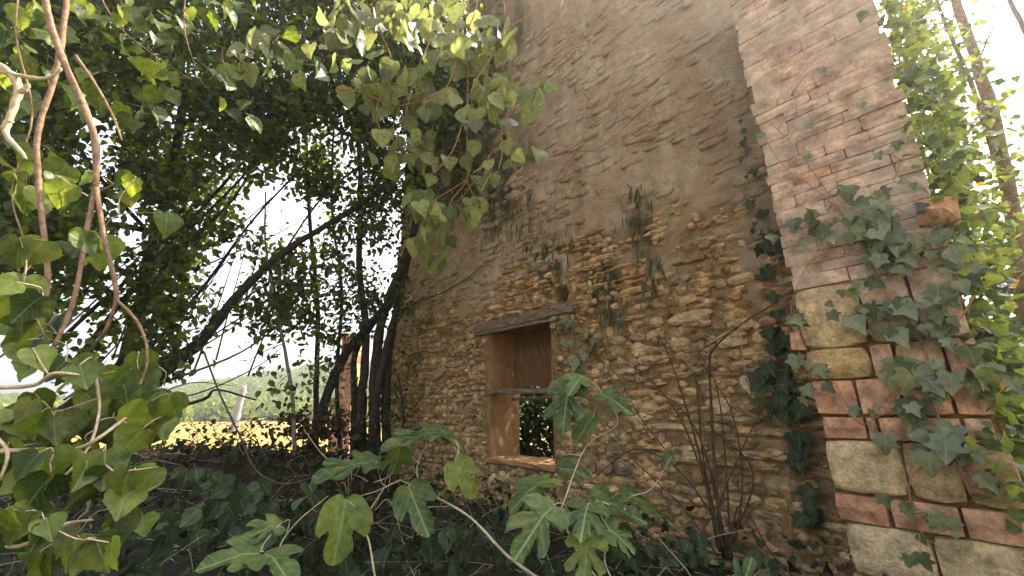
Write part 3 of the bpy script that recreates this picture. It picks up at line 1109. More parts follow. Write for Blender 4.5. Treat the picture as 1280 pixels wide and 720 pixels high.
# 1: the leaning tree with the long slanting bough
make_tree('leaning_tree', 'dark tree whose long bough slants up across the open sky to the right', at(120, 600, 4.6),
          [([(20, 590, 4.2), (90, 505, 4.3), (180, 462, 4.4), (245, 432, 4.5), (290, 375, 4.6), (360, 312, 4.7), (450, 255, 4.8), (530, 190, 5.0), (600, 110, 5.1)], .075, .022),
           ([(245, 432, 4.5), (180, 475, 4.3), (60, 522, 4.1), (-60, 560, 4.0)], .06, .05),
           ([(110, 560, 4.9), (165, 420, 4.9), (195, 290, 5.0), (225, 160, 5.1), (228, 20, 5.2), (240, -120, 5.3)], .085, .035),
           ([(165, 420, 4.9), (210, 330, 4.8), (290, 250, 4.8), (330, 180, 5.0)], .03, .012),
           ([(95, 450, 4.7), (190, 330, 4.7), (300, 200, 4.7), (420, 60, 4.9)], .03, .012),
           ([(170, 455, 4.6), (250, 360, 4.7), (330, 260, 4.8), (440, 150, 5.0)], .022, .01),
           ([(60, 440, 4.7), (130, 380, 4.7), (260, 270, 4.6), (350, 170, 4.6)], .025, .012),
           ([(200, 480, 4.5), (300, 440, 4.7), (380, 385, 4.9), (470, 330, 5.1)], .014, .006),
           ([(180, 520, 4.5), (250, 500, 4.6), (275, 488, 4.7), (320, 500, 4.8)], .022, .008),
           ([(195, 300, 5.0), (120, 220, 4.9), (60, 120, 4.8), (20, 20, 4.8)], .03, .012),
           ([(225, 160, 5.1), (300, 90, 5.2), (360, 10, 5.4)], .025, .012),
           ([(220, 200, 5.1), (150, 90, 5.2), (110, -20, 5.4)], .022, .01),
           ([(232, -40, 5.25), (300, -170, 4.4), (360, -280, 3.5), (300, -400, 2.5), (150, -470, 1.8), (20, -480, 1.5), (-120, -440, 1.4)], .04, .02),
           ([(360, -280, 3.5), (460, -260, 3.1), (580, -220, 2.6), (690, -190, 2.4)], .025, .014),
           ([(195, 290, 5.0), (60, 260, 5.4), (-120, 180, 5.8), (-320, 60, 6.0)], .04, .015)]
          + [([(x0, y0, 4.8 + d_), (x0 + dx * .5, y0 - dy * .45, 4.8), (x0 + dx, y0 - dy, 4.9 - d_)], .011, .004) for x0, y0, dx, dy, d_ in
             ((110, 470, 150, 190, .1), (160, 440, 160, 150, -.1), (60, 430, 190, 200, .2), (190, 450, 120, 170, 0), (230, 440, 110, 130, .1), (80, 500, 210, 170, -.1), (250, 430, 170, 120, .2),
              (120, 400, 130, 190, 0), (140, 450, 60, 170, .1), (190, 470, 190, 130, .2), (240, 470, 60, 170, 0), (270, 450, 40, 150, .2), (100, 440, 120, 120, .3), (205, 380, 90, 160, -.1), (300, 400, 40, 160, .1), (170, 360, 60, 140, .2), (260, 330, 130, 60, .1), (130, 330, 100, 60, .2), (310, 470, 60, 170, .3), (60, 390, 140, 90, .1), (210, 400, 60, 190, .1), (280, 390, 150, 110, .1), (150, 380, 180, 170, .3), (230, 330, 160, 130, .2))]
          + [([(180, 500, 4.5), (240, 478, 4.5), (292, 482, 4.5)], .008, .003), ([(180, 495, 4.5), (215, 450, 4.5), (232, 418, 4.5)], .006, .003), ([(185, 505, 4.4), (260, 490, 4.4), (330, 455, 4.5), (365, 420, 4.6)], .009, .003)],
          [(60, -200, 560, 130, 3.6, 6.4, 3600, .33), (150, 110, 480, 240, 4.0, 6.2, 900, .44), (-80, -60, 130, 340, 3.0, 5.2, 1300, .34), (-420, -200, -60, 300, 4.6, 7.0, 900, .36), (-150, -520, 230, -200, 1.7, 4.6, 220, .4),
           (200, 220, 480, 340, 4.2, 5.6, 120, .52), (60, 280, 220, 470, 4.0, 5.0, 150, .48), (150, 220, 400, 430, 4.3, 5.4, 170, .48)],
          M['bark_dark'], .105, 11, .2)

# 2: the many-stemmed tree against the wall corner
make_tree('many_stemmed_tree', 'dark many-stemmed tree standing against the left corner of the wall', at(455, 575, 5.3),
          [([(455, 590, 5.3), (452, 500, 5.3), (458, 420, 5.3), (450, 330, 5.3), (452, 220, 5.3), (440, 90, 5.3), (430, -60, 5.4)], .06, .03),
           ([(470, 590, 5.2), (468, 500, 5.2), (472, 420, 5.2), (485, 370, 5.2), (512, 310, 5.2), (525, 240, 5.2), (505, 140, 5.2), (490, 20, 5.3)], .075, .035),
           ([(484, 585, 5.25), (484, 500, 5.25), (492, 420, 5.25), (508, 330, 5.25), (530, 230, 5.3), (560, 120, 5.3), (590, -20, 5.3)], .06, .025),
           ([(462, 590, 5.15), (470, 500, 5.1), (480, 440, 5.1), (495, 390, 5.1)], .055, .04),
           ([(442, 590, 5.35), (440, 510, 5.4), (446, 440, 5.4), (470, 400, 5.3)], .05, .035),
           ([(385, 570, 5.4), (402, 520, 5.3), (420, 460, 5.3), (450, 415, 5.2), (490, 375, 5.2)], .065, .045),
           ([(395, 570, 5.6), (394, 480, 5.6), (396, 380, 5.6), (385, 260, 5.6), (380, 120, 5.7), (360, -20, 5.8)], .038, .018),
           ([(345, 330, 5.5), (400, 250, 5.4), (460, 200, 5.3), (505, 180, 5.3)], .012, .02),
           ([(425, 560, 5.5), (420, 470, 5.5), (428, 360, 5.5), (415, 250, 5.5), (420, 100, 5.5)], .03, .015),
           ([(500, 560, 5.2), (503, 520, 5.2), (498, 470, 5.2)], .02, .015)],
          [(330, -200, 640, 250, 4.2, 5.6, 2300, .33), (330, 200, 510, 420, 4.9, 6.0, 420, .48), (380, 400, 520, 540, 5.0, 5.8, 60, .5)],
          M['bark_dark'], .085, 9, .18)

# 3: thin grey sapling before the hill
make_tree('grey_sapling', 'thin grey-barked sapling in front of the wooded hill', at(366, 560, 4.6),
          [([(368, 570, 4.6), (362, 500, 4.6), (350, 420, 4.6), (338, 360, 4.65), (330, 300, 4.7), (332, 240, 4.7)], .022, .009),
           ([(352, 430, 4.6), (325, 440, 4.6), (310, 455, 4.6)], .006, .003), ([(358, 470, 4.6), (335, 492, 4.55)], .005, .003)],
          [(300, 230, 370, 400, 4.4, 4.9, 30, .3), (320, 390, 350, 470, 4.5, 4.7, 6, .0), (335, 480, 385, 505, 4.4, 4.7, 6, 0)],
          M['bark_grey'], .085, 7, .16)

# ---------------------------------------------------------------- creepers hanging in front of the wall, top centre
def leafy(name, label, cat, stems, clusters, stem_mat, lkind, lmat, hang=.8, face=.5, group=None, sides=5, petiole=.0018, origin=None, limit=300, scale=.85):
    """stems: (pixel polyline with depth, r0, r1). clusters: (x, y, rx, ry, Y, n, size in pixels)"""
    base = origin if origin is not None else px_pts(stems[0][0])[0]
    t = thing(name, label, cat, base, group)
    tr = Tubes()
    for pts, r0, r1 in stems:
        tr.tube(px_pts(pts), r0, r1, sides, 5, wob=.006, rough=.08)
    pos = []
    todo = []
    for c in clusters:
        x, y, rx, ry, Y, n, spx = c[:7]
        mk = c[7] if len(c) > 7 else lmat
        for _ in range(n):
            for _try in range(30):
                u, v = rng.gauss(0, .5), rng.gauss(0, .5)
                if u * u + v * v < 1.0:
                    break
            px, py = x + u * rx, y + v * ry
            yy = Y + rng.gauss(0, .09) * Y * .6
            p = at(px, py, yy)
            s = spx * scale / FPX * yy * rng.uniform(.7, 1.25)
            tip = Vector((rng.gauss(0, .25), rng.gauss(0, .25), -hang)) + rv(.12)
            toc = (CP - p).normalized()
            nor = toc * face + rv(.5) + Vector((0, 0, .35))
            todo.append((mk, p - tip.normalized() * s * .5, tip, nor, s))
            pos.append(list(todo[-1][1]))
    tr.connect(np.array(pos), petiole, .25, 3, .003)
    obj('stem', tr.mesh('stem', stem_mat, base), t)
    for mk, p, tip, nor, s in todo[:limit]:
        put_leaf(t, lkind if rng.random() < .75 or lkind != 'ovate' else 'heart', mk, p, tip, nor, s)
    return t


leafy('hanging_creeper', 'bushy green creeper hanging from the tree crown, left of the bare wall top', 'creeper',
      [([(460, -260, 3.1), (480, -60, 2.6), (470, 20, 2.6), (490, 80, 2.6), (470, 140, 2.6), (490, 190, 2.6)], .008, .003),
       ([(420, 110, 2.6), (455, 115, 2.6), (500, 130, 2.6), (560, 110, 2.6), (610, 60, 2.6)], .006, .004),
       ([(580, -220, 2.6), (560, -50, 2.5), (545, 30, 2.5), (520, 90, 2.5), (505, 150, 2.5)], .007, .003)],
      [(450, 30, 45, 50, 2.7, 28, 30), (500, 25, 50, 40, 2.6, 26, 30), (570, 40, 45, 60, 2.4, 26, 32), (465, 115, 45, 40, 2.7, 26, 27), (520, 120, 50, 45, 2.6, 26, 28),
       (500, 185, 45, 40, 2.6, 24, 25), (545, 205, 30, 25, 2.6, 8, 22), (400, 60, 50, 50, 3.0, 18, 27), (330, 70, 60, 45, 3.1, 14, 27)],
      M['stem_red'], 'ovate', 'creeper', scale=1.08)
leafy('hanging_creeper', 'loose creeper spray with pale leaves dangling from red-brown shoots in front of the wall', 'creeper',
      [([(690, -190, 2.4), (672, -60, 2.2), (666, 10, 2.2), (640, 35, 2.2), (610, 75, 2.2), (590, 110, 2.2), (570, 180, 2.2), (545, 215, 2.2)], .007, .003),
       ([(690, -190, 2.4), (712, -40, 2.3), (713, 20, 2.3), (704, 70, 2.3), (690, 110, 2.3), (660, 123, 2.3), (640, 105, 2.3)], .004, .002),
       ([(580, -220, 2.6), (620, -50, 2.3), (632, 30, 2.3), (645, 60, 2.3), (640, 110, 2.3), (643, 150, 2.3)], .004, .002),
       ([(690, 75, 2.3), (660, 95, 2.3), (640, 110, 2.3)], .003, .002),
       ([(640, 120, 2.2), (620, 180, 2.2), (590, 230, 2.2), (575, 250, 2.2)], .003, .002),
       ([(580, -220, 2.6), (600, -40, 2.2), (575, 60, 2.2), (555, 110, 2.2), (530, 130, 2.2)], .005, .003),
       ([(700, 150, 2.5), (720, 175, 2.5), (745, 185, 2.5)], .0025, .001), ([(690, 120, 2.5), (715, 165, 2.5), (700, 215, 2.5)], .0025, .001)],
      [(590, 50, 30, 50, 2.2, 16, 34), (640, 50, 26, 40, 2.2, 7, 27), (630, 125, 34, 40, 2.2, 18, 29), (668, 140, 20, 34, 2.2, 12, 30), (648, 195, 28, 22, 2.2, 10, 27),
       (585, 145, 34, 45, 2.2, 13, 26), (600, 215, 28, 25, 2.2, 9, 24), (702, 18, 8, 8, 2.3, 1, 26), (690, 115, 10, 10, 2.3, 2, 24), (560, 60, 25, 40, 2.3, 10, 30)],
      M['stem_red'], 'ovate', 'creeper', scale=1.08)
leafy('hanging_creeper', 'lowest dense creeper tuft with light green leaves, beside the dark trunk', 'creeper',
      [([(580, -220, 2.6), (583, 0, 2.3), (585, 180, 2.3), (583, 225, 2.3), (565, 250, 2.3), (550, 290, 2.3), (545, 325, 2.3)], .004, .002), ([(583, 225, 2.3), (595, 255, 2.3), (600, 275, 2.3)], .003, .0015),
       ([(583, 225, 2.3), (540, 250, 2.3), (520, 260, 2.3)], .003, .0015)],
      [(515, 258, 22, 18, 2.3, 8, 24), (550, 265, 28, 28, 2.3, 20, 24), (590, 265, 22, 22, 2.3, 10, 23), (540, 300, 28, 22, 2.3, 16, 22), (548, 332, 16, 14, 2.3, 6, 24)],
      M['stem_red'], 'ovate', 'creeper', scale=1.08)

# ---------------------------------------------------------------- climber and lianas in the left foreground
leafy('climbing_vine', 'large-leaved green climber with tangled tan stems in the left foreground', 'climber',
      [([(-20, 565, 1.1), (40, 564, 1.1), (90, 560, 1.1), (125, 545, 1.1), (160, 520, 1.15)], .006, .004),
       ([(-20, 485, 1.0), (40, 478, 1.0), (70, 466, 1.0), (110, 470, 1.05)], .006, .003),
       ([(120, 470, 1.2), (125, 520, 1.2), (100, 570, 1.1), (20, 650, 1.0), (-20, 670, 1.0)], .004, .003),
       ([(-20, 675, 1.0), (30, 680, 1.0), (80, 655, 1.05), (115, 650, 1.1)], .005, .003),
       ([(-10, 540, 1.0), (5, 570, 1.0), (0, 600, 1.0)], .004, .003), ([(140, 575, 1.1), (125, 610, 1.1), (108, 640, 1.1)], .004, .003),
       ([(95, 560, 1.1), (110, 575, 1.1), (130, 570, 1.15)], .003, .002)],
      [(35, 415, 50, 45, 1.25, 9, 44), (55, 470, 65, 40, 1.15, 9, 48), (125, 490, 60, 45, 1.3, 8, 46), (160, 530, 55, 35, 1.2, 8, 52), (190, 490, 45, 40, 1.45, 6, 42),
       (40, 540, 50, 45, 1.15, 8, 44), (110, 580, 65, 45, 1.15, 9, 44), (60, 610, 60, 40, 1.05, 8, 46), (170, 605, 30, 25, 1.15, 5, 42), (40, 660, 40, 35, 1.0, 8, 42), (130, 690, 20, 18, 1.0, 2, 48), (60, 570, 70, 40, 1.25, 14, 42), (150, 650, 40, 35, 1.25, 8, 38), (70, 690, 60, 25, 1.2, 9, 40), (210, 520, 30, 25, 1.4, 5, 40),
       (25, 315, 25, 12, 1.0, 2, 66), (105, 305, 30, 25, 1.3, 5, 46), (15, 370, 25, 25, 1.0, 5, 48), (205, 283, 6, 6, 1.3, 1, 38), (150, 240, 20, 15, 1.4, 3, 34), (90, 240, 30, 30, 1.4, 5, 40)],
      M['bark_pale'], 'heart', 'climber', hang=.55, face=.7, petiole=.0022)
leafy('climbing_vine', 'leafy climber shoot filling the upper left corner above the bare lianas', 'climber',
      [([(150, -470, 1.8), (60, -250, 1.7), (30, -60, 1.6), (20, 40, 1.6), (40, 140, 1.6), (20, 240, 1.6), (30, 300, 1.6)], .006, .003), ([(100, -60, 1.9), (140, 20, 1.9), (180, 60, 1.9), (240, 100, 2.0)], .005, .002),
       ([(240, -60, 2.0), (232, 30, 2.0), (250, 100, 2.0)], .005, .002)],
      [(30, 40, 45, 50, 1.8, 16, 38), (20, 130, 35, 60, 1.8, 12, 38), (30, 220, 40, 50, 1.7, 12, 40), (130, 25, 50, 35, 2.0, 14, 33), (200, 60, 50, 40, 2.1, 16, 32), (250, 15, 50, 25, 2.1, 14, 30), (190, 130, 60, 40, 2.2, 12, 30),
       (285, 120, 40, 40, 2.3, 12, 28), (340, 60, 50, 40, 2.4, 10, 28), (90, 110, 50, 40, 2.0, 10, 34), (320, 155, 14, 10, 2.2, 3, 32)],
      M['bark_liana'], 'heart', 'climber', hang=.6, face=.4)


def bare(name, label, cat, stems, m, sides=8, group=None, wob=.004, rough=.1):
    base = px_pts(stems[0][0])[0]
    t = thing(name, label, cat, base, group)
    for pts, r0, r1 in stems:
        tr = Tubes()
        tr.tube(px_pts(pts), r0, r1, sides, 6, wob=wob, rough=rough)
        obj('stem', tr.mesh('stem', m, base), t)
    return t


bare('liana', 'thick red-brown liana coming down from the top edge and forking near the left side', 'liana',
     [([(20, -480, 1.5), (36, -250, 1.38), (52, -40, 1.25), (62, 20, 1.25), (82, 80, 1.25), (103, 130, 1.25), (118, 180, 1.25), (120, 235, 1.25)], .013, .010),
      ([(120, 232, 1.25), (108, 300, 1.24), (92, 370, 1.22), (75, 420, 1.2), (55, 455, 1.2)], .008, .005),
      ([(120, 232, 1.25), (134, 300, 1.25), (143, 350, 1.25), (146, 375, 1.25)], .008, .006),
      ([(146, 375, 1.25), (165, 400, 1.25), (180, 430, 1.25), (182, 455, 1.25), (174, 480, 1.25)], .005, .003),
      ([(146, 375, 1.25), (132, 410, 1.27), (115, 435, 1.3)], .006, .004),
      ([(95, 70, 1.25), (120, 105, 1.25), (140, 145, 1.25), (152, 175, 1.25)], .006, .003)], M['bark_liana'])
bare('liana', 'straighter brown liana hanging behind the forked one at the far left', 'liana',
     [([(70, -475, 1.62), (95, -250, 1.5), (92, -60, 1.4), (80, 40, 1.35), (66, 100, 1.35), (48, 165, 1.35), (46, 230, 1.35), (54, 300, 1.35), (58, 350, 1.35), (54, 400, 1.35)], .012, .007)], M['bark_liana'])
bare('broken_branch', 'pale broken dead branch stub sticking in at the left edge', 'branch',
     [([(-30, 70, .9), (5, 88, .9), (22, 108, .9), (18, 135, .9), (8, 165, .9), (22, 188, .9), (32, 198, .9)], .012, .004),
      ([(2, 90, .9), (40, 99, .9), (60, 96, .9), (76, 86, .9)], .006, .004),
      ([(20, 118, .9), (30, 112, .9), (36, 106, .9)], .007, .005), ([(-30, 140, .9), (0, 160, .9), (12, 150, .9)], .009, .007)], M['bark_pale'], wob=.002, rough=.16)

# ---------------------------------------------------------------- fig shoots in front of the wall
FIGST = [([(690, 735, 1.5), (640, 690, 1.6), (590, 650, 1.7), (545, 620, 1.75), (500, 600, 1.8)], .008, .005),
         ([(545, 620, 1.75), (520, 590, 1.8), (530, 560, 1.8), (560, 540, 1.8)], .005, .003),
         ([(500, 600, 1.8), (470, 610, 1.8), (430, 630, 1.8), (410, 665, 1.75)], .005, .003),
         ([(470, 730, 1.6), (462, 680, 1.65), (458, 650, 1.7), (480, 610, 1.8)], .006, .004),
         ([(760, 740, 1.5), (720, 690, 1.6), (700, 640, 1.7), (665, 605, 1.8), (640, 620, 1.8)], .006, .003),
         ([(700, 640, 1.7), (735, 560, 1.9), (770, 530, 1.9), (760, 500, 1.9)], .005, .003),
         ([(770, 735, 1.5), (760, 690, 1.6), (780, 640, 1.7)], .005, .003),
         ([(345, 740, 1.5), (348, 690, 1.55), (370, 650, 1.6), (410, 620, 1.7)], .004, .003),
         ([(900, 760, 1.3), (915, 730, 1.3), (930, 715, 1.3)], .005, .003)]
FL = [  # x, y of the leaf stalk end, tip x, tip y, depth, tip depth shift, tilt of the face, kind, material
    (555, 538, 470, 552, 1.8, -.1, .9, 'fig', 'fig'), (470, 575, 385, 592, 1.8, -.15, .9, 'fig', 'fig'), (510, 607, 535, 668, 1.75, -.1, .25, 'fig3', 'fig'),
    (568, 577, 596, 626, 1.7, .0, -.1, 'fig3', 'fig_pale'), (432, 625, 418, 712, 1.65, -.05, .1, 'fig3', 'fig_pale'), (500, 560, 490, 598, 1.75, .05, .2, 'fig3', 'fig'),
    (545, 540, 588, 562, 1.8, .05, .8, 'fig3', 'fig'), (690, 632, 640, 690, 1.55, -.12, .5, 'fig', 'fig'), (735, 628, 725, 672, 1.6, -.15, .7, 'fig', 'fig'),
    (735, 668, 728, 735, 1.5, -.1, .4, 'fig', 'fig_pale'), (745, 625, 815, 640, 1.7, .0, .85, 'fig', 'fig'), (712, 478, 700, 540, 1.9, -.1, .4, 'fig', 'fig'),
    (728, 470, 710, 488, 1.9, -.1, .8, 'fig3', 'fig'), (752, 492, 792, 510, 1.9, -.1, .7, 'fig', 'fig'), (742, 520, 715, 555, 1.85, 0, .5, 'fig3', 'fig'),
    (672, 605, 630, 638, 1.75, 0, .4, 'fig3', 'fig'), (672, 603, 705, 600, 1.75, 0, .6, 'fig3', 'fig_pale'), (350, 655, 300, 668, 1.5, -.1, .8, 'fig', 'fig'),
    (325, 690, 245, 700, 1.4, -.1, .8, 'fig3', 'fig'), (330, 690, 370, 715, 1.4, -.1, .8, 'fig3', 'fig'), (925, 745, 940, 695, 1.2, .0, .3, 'fig', 'fig'),
    (840, 570, 825, 585, 2.1, 0, .3, 'fig3', 'fig'), (760, 660, 800, 690, 1.6, 0, .7, 'fig', 'fig'), (790, 620, 850, 650, 1.9, .1, .7, 'fig', 'fig'),
    (700, 585, 745, 592, 2.0, 0, .9, 'fig3', 'fig')]
def fig_shoot(label, stems, leaves):
    fb = px_pts(stems[0][0])[0]
    fig = thing('fig_shoots', label, 'fig shrub', fb)
    tr = Tubes()
    for pts, r0, r1 in stems:
        tr.tube(px_pts(pts), r0 * .65, r1 * .65, 6, 5, wob=.006)
    pet = []
    for x, y, tx, ty, Y, dY, tilt, kind, mk in leaves:
        p, q_ = at(x, y, Y), at(tx, ty, Y + dY)
        tip = q_ - p
        toc = (CP - p).normalized()
        put_leaf(fig, kind, mk, p, tip, toc * (1 - tilt * .75) + Vector((0, 0, tilt * 1.2)) + rv(.15), tip.length * .92, width=rng.uniform(.9, 1.1))
        pet.append(list(p))
    tr.connect(np.array(pet), .0022, .3, 4, .003)
    obj('stem', tr.mesh('stem', M['stem_fig'], fb), fig)


fig_shoot('large lobed-leaved fig shoots spreading in front of the wall below the window', FIGST[:7], [f for f in FL if 375 < f[0] < 900])
fig_shoot('low fig shoot with a few dark leaves in the undergrowth left of the large fig', FIGST[7:8], [f for f in FL if f[0] <= 375])
fig_shoot('single pale green fig leaf poking up at the bottom edge below the dry shrub', FIGST[8:], [f for f in FL if f[0] >= 900])

# ---------------------------------------------------------------- ivy on the pier
def wall_ivy(name, label, off, stems, clusters, lmat='ivy', lkind='ivy', stem_mat=None, nrange=1.0, group=None, dens=1.0):
    def P(px, py, o=0.0):
        a, h = on(px, py, off + o)
        return wl(a, h, off + o)
    base = P(*stems[0][0][0])
    t = thing(name, label, 'ivy', base, group)
    tr = Tubes()
    for pts, r0, r1 in stems:
        tr.tube([P(x, y, .012) for x, y in pts], r0, r1, 5, 6, wob=.006)
    todo, pos = [], []
    for x, y, rx, ry, n, spx in clusters:
        for _ in range(max(1, round(n * dens))):
            for _try in range(30):
                u, v = rng.gauss(0, .55), rng.gauss(0, .55)
                if u * u + v * v < 1:
                    break
            p = P(x + u * rx, y + v * ry, rng.uniform(.015, .09))
            dist = (p - CP).dot(Vector((0, cs, sn)))
            s = spx * .82 / FPX * dist * rng.uniform(.45, 1.2)
            tip = U * rng.gauss(0, .45) + Vector((0, 0, -1)) + N * rng.uniform(-.3, .05)
            nor = -N + rv(nrange * .45) + Vector((0, 0, .45))
            p0 = p - tip.normalized() * s * .45
            todo.append((p0, tip, nor, s))
            pos.append(list(p0))
    tr.connect(np.array(pos), .0015, .2, 3, .003)
    obj('stem', tr.mesh('stem', stem_mat or M['stem_red'], base), t)
    for p0, tip, nor, s in todo[:300]:
        put_leaf(t, lkind if rng.random() < .7 else 'ivy3', lmat, p0, tip, nor, s)
    return t


wall_ivy('ivy', 'grey-green ivy spreading over the face of the brick corner pier', PO + .03,
         [([(1215, 620), (1190, 560), (1165, 500), (1150, 430), (1110, 370), (1085, 320), (1055, 270), (1020, 235), (975, 200), (930, 122)], .006, .002),
          ([(1165, 500), (1100, 520), (1075, 530), (1045, 480)], .004, .002), ([(1055, 270), (1000, 190), (960, 150)], .003, .0015),
          ([(1085, 320), (1020, 320), (990, 380), (1000, 450)], .003, .0015), ([(1150, 430), (1200, 400), (1220, 330), (1180, 290), (1120, 260)], .004, .002),
          ([(1190, 560), (1140, 600), (1150, 660), (1185, 690)], .003, .0015)],
         [(1070, 262, 45, 40, 22, 26), (1025, 285, 45, 28, 18, 24), (1120, 300, 40, 35, 18, 34), (1170, 315, 35, 30, 14, 30), (1090, 345, 45, 25, 12, 26), (1060, 385, 25, 20, 8, 24), (1110, 405, 40, 30, 16, 30),
          (1165, 400, 45, 35, 18, 32), (1210, 350, 22, 40, 10, 28), (1125, 465, 25, 20, 6, 40), (1175, 480, 40, 30, 12, 34), (1225, 470, 20, 40, 8, 32), (1145, 520, 30, 22, 8, 38), (1180, 565, 40, 25, 10, 36), (1225, 550, 20, 25, 5, 32),
          (997, 400, 12, 14, 4, 30), (1000, 460, 14, 14, 4, 28), (1008, 500, 10, 18, 3, 28), (1030, 460, 8, 8, 2, 24), (1035, 485, 8, 6, 1, 24), (1066, 515, 8, 10, 3, 20), (1092, 515, 8, 14, 3, 20), (1105, 560, 5, 5, 1, 32),
          (965, 290, 16, 20, 4, 22), (1100, 200, 60, 60, 6, 14), (985, 160, 50, 70, 7, 13), (1050, 120, 60, 60, 4, 12), (1130, 610, 30, 30, 4, 20), (1170, 660, 35, 25, 10, 22), (1240, 600, 15, 20, 4, 28), (1155, 700, 30, 12, 3, 24)], dens=.82)
wall_ivy('ivy', 'small dark ivy sprig hanging from the right end of the window lintel', .02,
         [([(700, 398), (712, 420), (722, 450), (735, 470)], .003, .0012), ([(700, 398), (735, 425), (745, 460)], .003, .0012), ([(712, 415), (770, 395), (778, 420)], .002, .001)],
         [(705, 405, 14, 8, 12, 13), (715, 425, 12, 10, 7, 13), (742, 425, 14, 14, 8, 15), (727, 450, 14, 12, 5, 16), (712, 455, 5, 5, 2, 15), (727, 466, 4, 4, 1, 22), (774, 408, 6, 8, 3, 14)], lkind='ivy3')
wall_ivy('ivy', 'dark ivy growing up the wall in the corner left of the brick pier', .04,  # extra dark leaves also stand in for the shadow beside the pier
         [([(990, 700), (985, 600), (980, 500), (985, 400), (965, 300), (930, 250)], .005, .002)],
         [(985, 300, 12, 40, 10, 24), (975, 420, 16, 40, 12, 24), (960, 470, 20, 25, 9, 24), (985, 470, 12, 50, 12, 26), (950, 500, 20, 30, 5, 22), (945, 270, 25, 25, 5, 18), (950, 170, 30, 40, 8, 16), (930, 200, 20, 40, 4, 14), (1000, 560, 14, 60, 14, 24), (985, 520, 25, 40, 14, 22), (1010, 650, 16, 50, 12, 24), (960, 330, 22, 50, 12, 20)], lmat='ivy_shade_dark')

# ---------------------------------------------------------------- thicket behind the wall, seen through the window
bb = wl(-2.9, .4, -1.6)
t = thing('thicket', 'dark tangled thicket growing behind the wall, seen through the window gap', 'bush', bb)
tr = Tubes()
for k in range(14):
    a, o_ = rng.uniform(-5.4, -1.4), -rng.uniform(.75, 2.2)
    lean = rng.gauss(0, .5)
    tr.tube([wl(-2.9 + rng.gauss(0, .3), .3, -1.6), wl(a * .6 - 1.2, 1.0, o_), wl(a, 2.4, o_ - .2), wl(a + lean, 4.6, o_ - .5)], .045, .012, 6, 4, wob=.05)
for k in range(5):
    a = -3.75 + .17 * k
    tr.tube([wl(-2.9, .3, -1.6), wl(a + rng.gauss(0, .1), 1.1, -.9 - .2 * k), wl(a + rng.gauss(0, .15), 2.0, -.9)], .03, .012, 6, 4, wob=.04)
P = []
for _ in range(1500):
    a, hh_, o_ = rng.uniform(-5.8, -1.0), rng.uniform(.6, 5.0), -rng.uniform(.75, 2.9)
    if hh_ > 5.6 - abs(o_ + 1.7) * .4:
        continue
    P.append(list(wl(a, hh_, o_)))
for _ in range(260):
    P.append(list(wl(rng.uniform(-4.3, -3.0), rng.uniform(.8, 2.0), -rng.uniform(.7, 1.6))))
P = np.array(P)
tr.connect(P, .0025, .3)
obj('stems', tr.mesh('stems', M['bark_dark'], bb), t)
Q = np.repeat(P, 9, 0) + nrg.normal(0, .11, (len(P) * 9, 3))
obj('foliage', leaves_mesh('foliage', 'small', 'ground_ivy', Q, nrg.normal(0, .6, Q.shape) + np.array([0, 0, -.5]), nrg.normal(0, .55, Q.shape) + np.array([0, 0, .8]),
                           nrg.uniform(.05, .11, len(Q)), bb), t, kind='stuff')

# ---------------------------------------------------------------- ivy-clad dead tree right of the pier, in the sun
rb = at(1290, 640, 2.0)
it = thing('ivy_clad_tree', 'sunlit ivy-clad trunk with orange turning leaves beside the right edge of the pier', 'tree', rb)
tr = Tubes()
tr.tube(px_pts([(1420, 1150, 1.95), (1330, 700, 2.15), (1300, 480, 2.3), (1265, 250, 2.45), (1232, 120, 2.55), (1190, -20, 2.7), (1150, -160, 2.8)]), .05, .03, 8, 5, wob=.01)
tr.tube(px_pts([(1245, 200, 2.5), (1215, 100, 2.5), (1185, 30, 2.5), (1150, -60, 2.5)]), .02, .01, 6, 5, wob=.01)
tr.tube(px_pts([(1205, 420, 2.3), (1170, 250, 2.45), (1140, 150, 2.45), (1105, 0, 2.5), (1090, -60, 2.5)]), .01, .006, 6, 5, wob=.01)
tr.tube(px_pts([(1290, 560, 2.2), (1240, 460, 2.2), (1215, 380, 2.25)]), .012, .006, 6, 5, wob=.01)
pts = []
pleaf = []


def right_edge(y):
    return 1112 + y * .285


for _ in range(2300):
    y = rng.uniform(-60, 660)
    x0 = right_edge(y) - 6
    wdt = 95 if y < 230 else 130
    x = x0 + wdt * abs(rng.gauss(0, .5))
    if x > 1330:
        continue
    if rng.random() < .22:
        pts.append(list(at(right_edge(y) + rng.gauss(8, 14), y, rng.uniform(1.55, 1.85))))
        continue
    pts.append(list(at(x, y, rng.uniform(2.15, 2.75))))
pts = np.array(pts)
tr.connect(pts[:420], .0016, .3, 3, .004)
obj('trunk', tr.mesh('trunk', M['bark_liana'], rb), it)
big = pts[:230]
for k, p in enumerate(big):
    p = Vector(p)
    mk = rng.choice(('autumn', 'ivy_lit', 'ivy_lit', 'ivy_lit', 'ivy', 'ivy_shade_dark', 'ivy_lit'))
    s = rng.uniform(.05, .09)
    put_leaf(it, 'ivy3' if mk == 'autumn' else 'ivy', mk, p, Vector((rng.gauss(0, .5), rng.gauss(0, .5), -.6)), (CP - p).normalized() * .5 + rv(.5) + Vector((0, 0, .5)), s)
Q = np.repeat(pts[230:], 3, 0) + nrg.normal(0, .05, (3 * (len(pts) - 230), 3))
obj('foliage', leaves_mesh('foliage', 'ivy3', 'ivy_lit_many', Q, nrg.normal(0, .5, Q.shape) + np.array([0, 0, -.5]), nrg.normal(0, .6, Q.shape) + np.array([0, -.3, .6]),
                           nrg.uniform(.03, .065, len(Q)), rb), it, kind='stuff')

